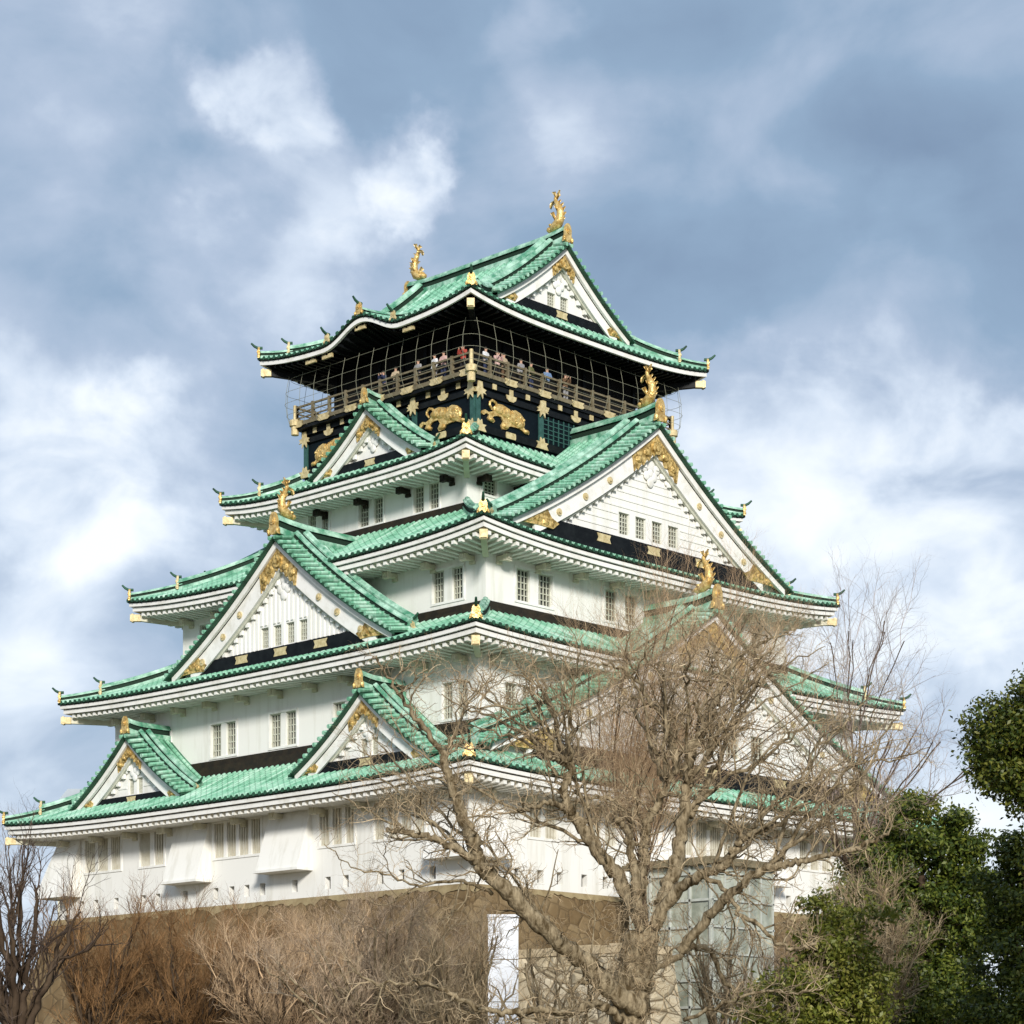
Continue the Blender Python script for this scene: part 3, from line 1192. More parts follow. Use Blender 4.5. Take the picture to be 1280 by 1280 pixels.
    # gilt studs on the wide board
    for q in discs:
        for sg in (-1, 1):
            sl = H * ((1 + C) - 2 * C * q) / W
            z = rz(q) - (bw1 + bw2) * .5 * math.hypot(1, sl)
            m = MB()
            m.cyl(np.array(S(sg * q * W, dv - .17, z)), out, .19, .10, 12)
            m.cyl(np.array(S(sg * q * W, dv - .12, z)), out, .08, .10, 8)
            m.build('gold_stud', 'old_gold', g)
    # dark beam along the foot, with gilt plates
    m = MB()
    m.sbox(S, -.76 * W, .76 * W, dw - .1, dv - .30, zb - .05, zb + beam_h)
    m.sbox(S, -.80 * W, .80 * W, dw - .1, dv - .22, zb - .40, zb - .07)
    bm = m.build('beam', 'black_lacquer', g)
    for x in ((-.36, .36, 0) if W > 8 else ((0,))):
        m = MB()
        pw = .55 * (.4 + .6 * big)
        m.prism([S(x * W + pw * px, dv - .298, zb + beam_h * pz_) for px, pz_ in ((-1, .15), (-.8, .5), (-1, .85), (1, .85), (.8, .5), (1, .15))], out * .03)
        m.build('beam_plate', 'old_gold', bm)
    return g


def win_row(n, x0, x1, z0, z1, pier):
    w = (x1 - x0 - pier * (n - 1)) / n
    return [(x0 + k * (w + pier), x0 + k * (w + pier) + w, z0, z1) for k in range(n)]


for sd_ in 'RB':
    vis = sd_ == 'R'
    make_gable(sd_, 0, 6.37, 5.45, 33.60, 37.62, 0.0, 2.1, .75, win_row(2, -.86, .88, 34.25, 35.08, .42) if vis else (), None, 'highest gable, at the end of the top ridge', .88)
    make_gable(sd_, 0, 13.15, 11.3, 19.15, 26.15, 6.9, 2.1, 1.0, win_row(4, -2.5, 2.45, 20.06, 21.22, .50) if vis else (), 'h', 'large gable on the third eave with four windows and gold studs', 1.05, 1.06, (.33, .50, .68))
    make_gable(sd_, 0, 17.1, 16.8, 6.75, 15.45, 12.0, 2.1, 1.0, win_row(4, -2.6, 5.0, 8.1, 9.5, 1.0) if vis else (), 'h', 'widest gable, low on the right face behind the bare tree', 1.1, 1.04, (.30, .42, .58, .74))
make_gable('L', 0, 9.35, 4.40, 24.72, 27.90, 6.9, 0, .62, (), None, 'small plain gable in front of the black storey', .72, 1.10)
make_gable('L', 0, 15.79, 9.0, 13.30, 19.50, 9.0, 2.0, .95, win_row(4, -2.0, 1.80, 14.05, 15.15, .42), 'v', 'large gable on the second eave with a ribbed wall', 1.0, 1.07, (.36, .52, .72))
make_gable('L', -9.75, 18.3, 5.0, 6.12, 9.75, 15.3, 0, .62, win_row(2, -10.45, -9.15, 6.72, 7.6, .30), 'h', 'small gable at the far end of the lowest eave', .80, 1.08)
make_gable('L', 9.45, 18.3, 5.0, 6.28, 9.90, 15.3, 0, .62, win_row(2, 8.75, 10.05, 6.88, 7.75, .30), 'h', 'small gable near the corner on the lowest eave', .80, 1.08)


# ---------------------------------------------------------------- walls
def wall_strip(mb, S, u0, u1, d, z0, z1, ops, zb, zt, depth=.28):
    """vertical wall with one row of openings cut in"""
    ops = sorted(ops)
    if not ops:
        mb.quad(S(u0, d, z0), S(u1, d, z0), S(u1, d, z1), S(u0, d, z1))
        return
    mb.quad(S(u0, d, z0), S(u1, d, z0), S(u1, d, zb), S(u0, d, zb))
    mb.quad(S(u0, d, zt), S(u1, d, zt), S(u1, d, z1), S(u0, d, z1))
    x = u0
    for a, b in ops:
        mb.quad(S(x, d, zb), S(a, d, zb), S(a, d, zt), S(x, d, zt))
        for q in (a, b):
            mb.quad(S(q, d, zb), S(q, d - depth, zb), S(q, d - depth, zt), S(q, d, zt))
        for z in (zb, zt):
            mb.quad(S(a, d, z), S(b, d, z), S(b, d - depth, z), S(a, d - depth, z))
        x = b
    mb.quad(S(x, d, zb), S(u1, d, zb), S(u1, d, zt), S(x, d, zt))


def split(u0, u1, n, pier):
    w = (u1 - u0 - pier * (n - 1)) / n
    return [(u0 + k * (w + pier), u0 + k * (w + pier) + w) for k in range(n)]


def storey(i, z0, z1, wins, zb, zt, style, label, loops=None, rowR=None):
    """wins: dict side -> list of groups, a group = (u0, u1, panes, pier)"""
    wa, wb = WALLS[i]
    mb = MB()
    todo = []
    for sn, S in SIDES.items():
        hl, d = (wa, wb) if sn in 'RB' else (wb, wa)
        zb_, zt_ = (zb, zt)
        if rowR and sn in 'RB':
            zb_, zt_ = rowR
        ops = []
        for gq in wins.get(sn, ()):
            ops += split(*gq)
        lo = z0
        if loops and sn in loops:
            lops = [(u - .21, u + .21) for u in loops[sn]]
            wall_strip(mb, S, -hl, hl, d, z0, 1.6, lops, .40, 1.02, .35)
            for a, b in lops:
                todo.append(('loophole', S, a, b, d, .40, 1.02))
            lo = 1.6
        wall_strip(mb, S, -hl, hl, d, lo, z1, ops, zb_, zt_)
        for a, b in ops:
            todo.append(('window', S, a, b, d, zb_, zt_))
        for gq in wins.get(sn, ()):
            todo.append(('frame', S, gq[0], gq[1], d, zb_, zt_))
    w = mb.build('storey_wall', 'plaster', castle)
    w['label'] = label
    for kind, S, a, b, d, p, q in todo:
        if kind == 'window':
            window_mesh(S, a, b, d, p, q, style).build('window', ['window_bar', 'shutter_tan'] if style == 'bars' else ['lattice', 'glass'], w)
        elif kind == 'loophole':
            m = MB()
            m.quad(S(a, d - .33, p), S(b, d - .33, p), S(b, d - .33, q), S(a, d - .33, q))
            m.build('loophole', 'dark_wood', w)
        else:
            m = MB()
            t = .05
            e = .13
            m.sbox(S, a - e, a - .005, d, d + t, p - e, q + e)
            m.sbox(S, b + .005, b + e, d, d + t, p - e, q + e)
            m.sbox(S, a - .005, b + .005, d, d + t, q + .005, q + e)
            m.sbox(S, a - .005, b + .005, d, d + t, p - e, p - .005)
            m.build('window_frame', 'plaster_trim', w)
    return w


LOOPS_L = [-14.5, -13.14, -11.22, -8.73, -7.43, -5.0, -2.37, -1.04, .2, 1.49, 4.05, 6.6, 7.95, 10.49, 12.0, 14.2]
LOOPS_R = [-14.6, -13.0, -11.6, -9.8, -8.2, -6.0, -4.6, -2.0, -.6, 1.8, 3.2, 5.6, 7.0, 9.2, 11.4, 13.6]
w1 = storey(1, 0.0, 4.75, {'L': [(-14.15, -10.79, 3, .28), (-9.02, -6.86, 2, .36), (-2.49, 1.35, 4, .24), (6.01, 8.60, 3, .25), (10.07, 13.66, 4, .25)],
                           'R': [(-13.8, -11.8, 2, .3), (-9.4, -7.4, 2, .3), (-2.2, 2.2, 4, .25), (7.98, 10.9, 3, .28), (12.4, 14.6, 2, .3)]},
            2.6, 4.42, 'bars', 'lowest white storey with barred windows, loopholes and stone drops', {'L': LOOPS_L, 'R': LOOPS_R})
storey(2, 7.4, 11.75, {'L': [(-11.6, -9.6, 2, .42), (-5.95, -3.80, 2, .42), (-.93, 1.23, 2, .42), (4.18, 6.35, 2, .42), (12.28, 14.02, 2, .34)],
                       'R': [(-13.6, -11.4, 2, .42), (-6.2, -4.0, 2, .42), (4.0, 6.2, 2, .42), (11.4, 13.6, 2, .42)]},
       8.58, 10.36, 'grid', 'second white storey with paired lattice windows')
storey(3, 14.3, 17.55, {'L': [(-10.73, -8.5, 2, .60), (8.5, 10.73, 2, .60)], 'R': [(-10.22, -7.52, 2, .65), (7.52, 10.22, 2, .65), (-3.4, -.8, 2, .65), (1.6, 4.2, 2, .65)]},
       15.33, 16.97, 'grid', 'third white storey with paired lattice windows')
storey(4, 20.5, 23.0, {'L': [(-4.84, -3.13, 2, .50), (-.60, 1.36, 2, .40), (3.80, 5.75, 2, .40)], 'R': [(-8.1, -7.06, 1, .1), (7.06, 8.1, 1, .1)]},
       21.40, 22.80, 'grid', 'fourth white storey with small lattice windows', None, (22.00, 22.92))

# dark flashing band where each white wall meets the roof below
for i, z0, z1 in ((2, 7.3, 8.38), (3, 14.3, 14.98), (4, 20.7, 21.30)):
    wa, wb = WALLS[i]
    m = MB()
    for sn, S in SIDES.items():
        hl, d = (wa, wb) if sn in 'RB' else (wb, wa)
        m.sbox(S, -hl - .10, hl + (.10 if sn in 'RB' else -.0) * 1, d + .002, d + .10, z0, z1 - .012)
        m.sbox(S, -hl - .24, hl + (.24 if sn in 'RB' else -.0), d + .002, d + .24, z0, z1 - .35)
    m.build('flashing_band', 'dark_wood', castle)

# brackets under the eaves
for i in (1, 2, 3, 4):
    wa, wb = WALLS[i]
    zf = ROOFS[i][2]
    for sn in 'LR':
        S = SIDES[sn]
        hl, d = (wa, wb) if sn in 'RB' else (wb, wa)
        n = int(hl // 2.9)
        for k in range(-n, n + 1):
            m = MB()
            u = k * 2.9 * hl / (n * 2.9 + .9)
            m.sbox(S, u - .13, u + .13, d - .05, d + .85, zf - .86, zf - .62)
            m.sbox(S, u - .21, u + .21, d + .56, d + .80, zf - .94, zf - .60)
            m.sbox(S, u - .17, u + .17, d + .001, d + .14, zf - 1.02, zf - .865)
            m.build('bracket', 'dark_wood' if i == 4 else 'plaster_soffit', castle)


# stone drops (overhanging bays) of the lowest storey
def stone_drop(S, d, u0, u1, zt, zb, outd, corner=0):
    m = MB()
    e = outd
    us0, us1 = u0, u1
    b0 = u0 - (e if corner < 0 else 0)
    b1 = u1 + (e if corner > 0 else 0)
    m.hexa([S(b0, d, zb), S(b1, d, zb), S(b1, d + e, zb), S(b0, d + e, zb), S(us0, d, zt), S(us1, d, zt), S(us1, d + .03, zt), S(us0, d + .03, zt)])
    m.sbox(S, b0 - .12, b1 + .12, d + .01, d + e + .10, zb - .14, zb - .002)
    m.build('stone_drop', 'plaster', w1)


dA, dB = WALLS[1]
SL, SR = SIDES['L'], SIDES['R']
stone_drop(SL, dA, -5.75, -2.85, 4.60, 1.48, .98)
stone_drop(SL, dA, 2.10, 5.35, 4.60, 1.55, .98)
stone_drop(SR, dB, -5.6, -2.7, 4.60, 1.48, .98)
stone_drop(SR, dB, 3.0, 5.8, 4.60, 1.48, .98)
# corner bays
for cx_, cy_ in ((-1, 1), (-1, -1), (1, -1)):
    m = MB()
    e, lw, zb, zt = 1.05, 2.1, 1.25, 4.62
    X, Y = cx_ * dA, cy_ * dB
    top = [(X - cx_ * lw, Y), (X + cx_ * .04, Y + cy_ * .04), (X, Y - cy_ * lw)]
    ax = [(X - cx_ * lw, Y + cy_ * e), (X + cx_ * e, Y + cy_ * e), (X + cx_ * e, Y - cy_ * lw)]
    tp = [(X - cx_ * lw, Y + cy_ * .03), (X + cx_ * .03, Y + cy_ * .03), (X + cx_ * .03, Y - cy_ * lw)]
    for k in (0, 1):
        m.quad((*ax[k], zb), (*ax[k + 1], zb), (*tp[k + 1], zt), (*tp[k], zt))
    m.tri((*ax[0], zb), (X - cx_ * lw, Y, zb), (*tp[0], zt))
    m.tri((*ax[2], zb), (X, Y - cy_ * lw, zb), (*tp[2], zt))
    m.quad((*ax[0], zb), (*ax[1], zb), (X, Y, zb), (X - cx_ * lw, Y, zb))
    m.quad((*ax[1], zb), (*ax[2], zb), (X, Y - cy_ * lw, zb), (X, Y, zb))
    m.build('stone_drop', 'plaster', w1)

# ---------------------------------------------------------------- black top storey
WA5, WB5 = WALLS[5]
m = MB()
m.hexa([(-WA5, -WB5, 24.2), (WA5, -WB5, 24.2), (WA5, WB5, 24.2), (-WA5, WB5, 24.2), (-WA5, -WB5, 28.3), (WA5, -WB5, 28.3), (WA5, WB5, 28.3), (-WA5, WB5, 28.3)])
top = m.build('black_storey', 'blue_black_panel', castle)
top['label'] = 'black lacquered top storey with gold fittings and tiger reliefs'
m = MB()
m.hexa([(-6.5, -5.7, 28.7), (6.5, -5.7, 28.7), (6.5, 5.7, 28.7), (-6.5, 5.7, 28.7), (-6.5, -5.7, 31.76), (6.5, -5.7, 31.76), (6.5, 5.7, 31.76), (-6.5, 5.7, 31.76)])
m.build('observation_room', 'dark_interior', castle)
for sn in 'RL':
    for k in range(7):
        hl_, d_ = (6.5, 5.7) if sn == 'R' else (5.6, 6.5)
        x = -hl_ + 2 * hl_ * k / 6
        m = MB()
        m.sbox(SIDES[sn], x - .12, x + .12, d_ + .002, d_ + .12, 28.7, 31.7)
        m.build('room_post', 'black_lacquer', castle)
for sn in 'RLBE':
    S = SIDES[sn]
    hl, d = (WA5, WB5) if sn in 'RB' else (WB5, WA5)
    m = MB()
    e0 = .12 if sn in 'RB' else -.002
    m.sbox(S, -hl - e0, hl + e0, d + .003, d + .13, 27.55, 27.85)
    m.sbox(S, -hl - e0, hl + e0, d + .003, d + .16, 28.02, 28.30)
    m.sbox(S, -hl - e0, hl + e0, d + .003, d + .13, 25.58, 25.98)
    m.sbox(S, -hl - e0, hl + e0, d + .003, d + .10, 24.9, 25.40)
    m.build('beam', 'black_lacquer', top)
    # pillars
    pos = (-hl + .0, -2.72, 2.72, hl) if sn in 'RB' else (-hl, -2.3, 2.3, hl)
    for u in pos:
        m = MB()
        uu = u + (.16 if u == -hl else -.16 if u == hl else 0)
        m.sbox(S, uu - .16, uu + .16, d + .004, d + .09, 25.98, 27.55)
        m.build('pillar', 'teal_pillar', top)
    if sn in 'RL':
        out = np.array(S(0, 1, 0))

        def plate(u, z, pts, th=.05, dd=.17):
            q = MB()
            q.prism([S(u + x, d + dd, z + y) for x, y in pts], out * th)
            q.build('gold_plate', 'old_gold', top)
        sqr = [(-.15, -.15), (.15, -.15), (.15, .15), (-.15, .15)]
        star = [(-.46, -.05), (-.33, -.16), (-.46, -.27), (-.20, -.24), (-.20, -.55), (-.04, -.35), (.04, -.35), (.20, -.55), (.20, -.24), (.46, -.27), (.33, -.16), (.46, -.05), (.2, .02), (.16, .36), (-.16, .36), (-.2, .02)]
        brk = [(-.40, -.02), (-.34, -.22), (-.15, -.34), (.15, -.34), (.34, -.22), (.40, -.02), (.14, -.02), (.14, .30), (-.14, .30), (-.14, -.02)]
        low = [(-.48, -.22), (.48, -.22), (.33, .02), (.48, .16), (.2, .16), (.14, .42), (0, .30), (-.14, .42), (-.2, .16), (-.48, .16), (-.33, .02)]
        n = 6
        for k in range(-5, 6):
            u = k * (1.30 if sn == 'R' else 1.17)
            if abs(u) > hl - .7:
                continue
            if k % 2 == 1 or k % 2 == -1:
                plate(u, 28.16, sqr)
            else:
                plate(u, 27.96, brk)
        for u in pos:
            uu = u + (.18 if u == -hl else -.18 if u == hl else 0)
            plate(uu, 27.86, star, .06, .165)
            plate(uu, 25.80, low, .06, .14)
        for u in ((-5.2, 5.2, 0) if sn == 'R' else (-4.5, 4.5, 0)):
            plate(u, 25.78, [(-.38, -.10), (-.34, -.17), (.34, -.17), (.38, -.10), (.38, .10), (.34, .17), (-.34, .17), (-.38, .10)], .05, .14)
        # lattice windows in the middle bay
        lim = 2.5 if sn == 'R' else 2.1
        q = MB()
        for k in range(13):
            u = -lim + 2 * lim * k / 12
            q.sbox(S, u - .03, u + .03, d + .004, d + .05, 26.05, 27.5)
        for z in (26.3, 26.55, 26.8, 27.05, 27.3):
            q.sbox(S, -lim, lim, d + .004, d + .035, z - .025, z + .025)
        q.build('lattice_panel', 'teal_pillar', top)

# tiger reliefs
TIG = [(470, 590), (530, 600), (590, 640), (610, 665), (660, 655), (710, 690), (745, 740), (755, 800), (745, 840), (760, 865), (800, 885), (795, 915), (760, 905), (730, 875), (700, 850), (640, 835), (600, 830), (575, 865), (530, 860), (518, 820), (540, 780), (520, 730), (480, 720), (450, 722), (430, 740), (455, 775), (440, 795), (400, 770), (385, 745), (400, 712), (372, 690), (345, 712), (325, 695), (332, 665), (358, 655), (395, 682), (440, 668), (455, 640)]
TAIL = [(478, 612), (462, 580), (430, 556), (405, 575), (404, 605), (420, 635), (428, 655)]
BUL = [(500, 655, 58, 48), (565, 690, 70, 52), (660, 745, 84, 78), (700, 790, 56, 60), (560, 830, 34, 30), (770, 885, 26, 22), (640, 715, 50, 40), (420, 762, 26, 22), (690, 720, 40, 34)]


def tiger(side, u0, u1, zoff=0.0, flip=False):
    S = SIDES[side]
    d = (WB5 if side in 'RB' else WA5) + .004
    out = np.array(S(0, 1, 0))
    lat = np.array(S(1, 0, 0)) - np.array(S(0, 0, 0))
    sx = (u1 - u0) / 470.0

    def P(X, Y, dd=0):
        f = (X - 330) * sx
        u = u1 - f if flip else u0 + f
        z = 26.61 - .00507 * (Y - 690) + .00152 * (X - 330) + zoff
        return np.array(S(u, d + dd, z))
    m = MB()
    m.prism([P(x, y) for x, y in TIG], out * .10)
    m.tube([P(x, y, .08) for x, y in TAIL], [.07, .075, .075, .07, .07, .065, .05], 7)
    for x, y, rx, ry in BUL:
        m.ball(P(x, y, .08), lat * rx * abs(sx), out * .13, np.array([0, 0, ry * .00507]), 0, 12, 8)
    # swirl of the head and stripes
    for k in range(10):
        an = k * .75
        r = 46 - k * 2.6
        m.ball(P(690 + r * math.cos(an), 765 + r * math.sin(an), .17), lat * .09, out * .06, np.array([0, 0, .08]), 0, 8, 5)
    for x in (500, 530, 560, 590, 620):
        m.tube([P(x, 615 + (x - 500) * .35, .13), P(x + 12, 650 + (x - 500) * .35, .20), P(x + 8, 690 + (x - 500) * .3, .18)], .022, 5)
    m.build('tiger_relief', 'gold', castle, False)


tiger('R', -7.34, -3.68)
tiger('R', 3.68, 7.34, 0, True)
tiger('L', 2.75, 6.3)
tiger('L', -6.3, -2.75, 0, True)

# ---------------------------------------------------------------- balcony
PA, PB = 8.34, 7.21
m = MB()
for (x0, x1, y0, y1) in ((-PA, PA, -PB, PB),):
    m.hexa([(x0, y0, 28.31), (x1, y0, 28.31), (x1, y1, 28.31), (x0, y1, 28.31), (x0, y0, 28.62), (x1, y0, 28.62), (x1, y1, 28.62), (x0, y1, 28.62)])
balc = m.build('balcony', 'black_lacquer', castle)
for sn, S in SIDES.items():
    hl, d = (PA, PB) if sn in 'RB' else (PB, PA)
    e0 = .06 if sn in 'RB' else -.002
    m = MB()
    m.sbox(S, -hl - e0, hl + e0, d + .002, d + .06, 28.50, 28.72)
    m.build('edge_beam', 'rail', balc)
    m = MB()
    dd = d - .08
    for z, w in ((29.62, .10), (29.28, .07), (28.98, .07)):
        m.sbox(S, -hl + .06, hl - .06, dd - w / 2, dd + w / 2, z - w / 2, z + w / 2)
    m.build('handrail', 'rail', balc)
    n = 12 if sn in 'RB' else 10
    for k in range(n + 1):
        m = MB()
        u = -hl + .1 + (2 * hl - .2) * k / n
        m.sbox(S, u - .07, u + .07, dd - .09, dd + .09, 28.63, 29.72)
        m.sbox(S, u - .10, u + .10, dd - .11, dd + .11, 28.64, 28.82)
        m.build('rail_post', 'rail', balc)
    if sn in 'RL':
        out = np.array(S(0, 1, 0))
        for k in range(-3, 4):
            u = k * (2.68 if sn == 'R' else 2.3)
            if abs(u) > hl - .3:
                continue
            q = MB()
            q.prism([S(u + x, d + .065, 28.60 + y) for x, y in ((-.52, -.10), (-.40, .02), (-.52, .16), (.52, .16), (.40, .02), (.52, -.10), (.36, -.20), (-.36, -.20))], out * .04)
            q.build('balcony_plate', 'old_gold', balc)
for sx in (-1, 1):
    for sy in (-1, 1):
        m = MB()
        c = np.array([sx * (PA - .02), sy * (PB - .02), 0])
        o = np.array([sx, sy, 0]) / math.sqrt(2)
        m.cyl(c + np.array([0, 0, 28.30]), (0, 0, 1), .22, .50, 12)
        m.cyl(c + np.array([0, 0, 28.72]), (0, 0, 1), .32, .34, 12)
        m.cyl(c + np.array([0, 0, 29.3]), (0, 0, 1), .10, .9, 10)
        m.build('corner_post', 'old_gold', balc)

# safety net of thin cables round the balcony, bowed out from eave to floor
m = MB()


def net_ring(d_off, z, r):
    a_, b_ = PA + d_off, PB + d_off
    rc = .9
    pts = []
    for cx_, cy_, a0 in ((-a_ + rc, -b_ + rc, PI), (a_ - rc, -b_ + rc, 1.5 * PI), (a_ - rc, b_ - rc, 0), (-a_ + rc, b_ - rc, .5 * PI)):
        for k in range(6):
            t = a0 + k * PI / 10
            pts.append((cx_ + rc * math.cos(t), cy_ + rc * math.sin(t), z))
    pts.append(pts[0])
    m.tube(pts, r, 5, 0, False)


prof = [(.40, 31.35), (.62, 30.4), (.66, 29.7), (.58, 29.1), (.36, 28.6), (.08, 28.42)]
for sn, S in SIDES.items():
    hl, d = (PA, PB) if sn in 'RB' else (PB, PA)
    n = 13 if sn in 'RB' else 12
    for k in range(n + 1):
        u = -hl + 2 * hl * k / n
        m.tube([S(u, d + o, z) for o, z in prof], .012, 5)
for o, z in ((.42, 31.2), (.62, 30.4), (.66, 29.75), (.58, 29.1)):
    net_ring(o, z, .011)
m.build('safety_net', 'cable', castle)

# ------------------------------------------------------------------ structures at the foot
m = MB()
PX0, PX1, PY0, PY1, PZ = -16.9, -13.6, -25.6, -16.0, -3.55
rows = []
poly_top = [(PX0, PY1), (PX0, PY0), (PX1, PY0), (PX1, PY1)]
for z in (PZ, -5.5, -8, GROUND - .4):
    o = .17 * (PZ - z)
    rows.append([(PX0 - o, PY1, z), (PX0 - o, PY0 - o, z), (PX1, PY0 - o, z), (PX1, PY1, z)])
m.grid(rows)
m.quad((PX0, PY1, PZ), (PX0, PY0, PZ), (PX1, PY0, PZ), (PX1, PY1, PZ))
plat = m.build('stone_terrace', 'stone_cream')
tag(plat, 'low terrace wall of pale cream stone, right of the white shaft', 'terrace wall')
m = MB()
y = PY0 - .10
kk = 0
while y < -18.9:
    ln = .75 + .5 * rng.random()
    h_ = .34 + .10 * rng.random()
    m.hexa([(PX0 - .08, y, PZ + .004), (PX0 + .7, y, PZ + .004), (PX0 + .7, y + ln - .03, PZ + .004), (PX0 - .08, y + ln - .03, PZ + .004),
            (PX0 - .08, y, PZ + h_), (PX0 + .7, y, PZ + h_), (PX0 + .7, y + ln - .03, PZ + h_), (PX0 - .08, y + ln - .03, PZ + h_)])
    y += ln
x = PX0 + .75
while x < PX1 - .3:
    ln = .75 + .5 * rng.random()
    m.hexa([(x, PY0 - .10, PZ + .004), (x + ln - .03, PY0 - .10, PZ + .004), (x + ln - .03, PY0 + .6, PZ + .004), (x, PY0 + .6, PZ + .004),
            (x, PY0 - .10, PZ + .36), (x + ln - .03, PY0 - .10, PZ + .36), (x + ln - .03, PY0 + .6, PZ + .36), (x, PY0 + .6, PZ + .36)])
    x += ln
m.build('coping', 'stone_cap', plat)

# white shaft at the corner of the stone base
c = at(629, 1365, 98.5)
c0 = at(610.5, 1365, 98.5)
c1 = at(648.5, 1365, 98.5)
hw = np.linalg.norm((c1 - c0)[:2]) / 2
shaft_z1 = at(629, 1146, 98.5)[2]
m = MB()
ax = RT
ay = FW
zc = (GROUND + shaft_z1) / 2
hz = (shaft_z1 - GROUND) / 2
cc = np.array([c[0], c[1], 0])
npan = 5
ph = (shaft_z1 - GROUND) / npan
for k in range(npan):
    z0_ = GROUND + ph * k
    m.obox(cc + np.array([0, 0, z0_ + ph / 2]) + ay * hw, ax * hw, ay * hw * .8, np.array([0, 0, ph / 2 - .02]))
m.obox(cc + np.array([0, 0, zc]) + ay * hw, ax * (hw - .03), ay * (hw * .8 - .03), np.array([0, 0, hz - .02]), 1)
m.obox(cc + np.array([0, 0, shaft_z1 + .06]) + ay * hw, ax * (hw + .04), ay * (hw * .8 + .04), np.array([0, 0, .055]))
tag(m.build('white_shaft', ['cladding_white', 'rail']), 'tall narrow white panelled shaft standing at the corner of the brown stone base', 'shaft')

# glass lift tower
lift = empty('lift_tower', (0, 0, 0))
g0 = at(846, 1075, 104)
lx0, ly1 = g0[0], -19.6
lx0 = -9.6
lx1 = -4.9
ly0 = -24.6
lz0, lz1 = GROUND, 1.0
lift.location = ((lx0 + lx1) / 2, (ly0 + ly1) / 2, lz0)
tag(lift, 'glass lift tower in a white steel frame beside the castle, behind the bare tree', 'lift tower')


def lp(mb, name, mt):
    o = mb.build(name, mt)
    o.parent = lift
    o.matrix_parent_inverse = Matrix.Translation(lift.location).inverted()
    return o


mat('lift_glass', (.44, .46, .38), .12, 0, (.22, .24, .19), .8, (1, 1, 1), (.4, .65), 0, 1, .6)
m = MB()
m.hexa([(lx0, ly0, lz0), (lx1, ly0, lz0), (lx1, ly1, lz0), (lx0, ly1, lz0), (lx0, ly0, lz1), (lx1, ly0, lz1), (lx1, ly1, lz1), (lx0, ly1, lz1)])
lp(m, 'glass_wall', 'lift_glass')
m = MB()
for k in range(6):
    x = lx0 + (lx1 - lx0) * k / 5
    m.obox((x, ly0 - .06, (lz0 + lz1) / 2), (.038, 0, 0), (0, .05, 0), (0, 0, (lz1 - lz0) / 2))
for k in range(5):
    y = ly0 + (ly1 - ly0) * k / 4
    m.obox((lx0 - .06, y, (lz0 + lz1) / 2), (.05, 0, 0), (0, .055, 0), (0, 0, (lz1 - lz0) / 2))
for z in [-10.9 + 1.28 * q_ for q_ in range(10)]:
    m.obox(((lx0 + lx1) / 2, ly0 - .07, z), ((lx1 - lx0) / 2 + .1, 0, 0), (0, .04, 0), (0, 0, .04))
    m.obox((lx0 - .07, (ly0 + ly1) / 2, z), (.04, 0, 0), (0, (ly1 - ly0) / 2 - .1, 0), (0, 0, .06))
lp(m, 'steel_frame', 'steel_white')
m = MB()
m.obox(((lx0 + lx1) / 2, (ly0 + ly1) / 2, lz1 + .14), ((lx1 - lx0) / 2 + .35, 0, 0), (0, (ly1 - ly0) / 2 + .35, 0), (0, 0, .13))
m.obox(((lx0 + lx1) / 2, (ly0 + ly1) / 2, lz1 + .33), ((lx1 - lx0) / 2 + .2, 0, 0), (0, (ly1 - ly0) / 2 + .2, 0), (0, 0, .05))
lp(m, 'flat_roof', 'rail')

# grey roof far behind on the left
b0 = at(96, 1365, 178)
m = MB()
bz1 = at(90, 984, 178)[2]
bz0 = at(62, 1010, 178)[2]
gc = np.array([b0[0], b0[1], 0])
bx, by = RT, FW
m.obox(gc + np.array([0, 0, (GROUND + bz0) / 2]) + bx * 6 + by * 4, bx * 7.5, by * 4, np.array([0, 0, (bz0 - GROUND) / 2]), 1)
e0 = gc + bx * -1.9 + np.array([0, 0, bz0 + .01])
e1 = gc + bx * 13.7 + np.array([0, 0, bz0 + .01])
dz = np.array([0, 0, bz1 - bz0])
m.hexa([e0 - by * .2, e1 - by * .2, e1 + by * 8.2, e0 + by * 8.2, e0 + bx * 1.0 + by * 1 + dz, e1 - bx * 1 + by * 1 + dz, e1 - bx * 1 + by * 7 + dz, e0 + bx * 1.0 + by * 7 + dz], 0)
tag(m.build('grey_building', ['grey_roof', 'plaster_soffit']), 'plain building with a grey metal roof peeping out behind the lowest eave at far left', 'building')


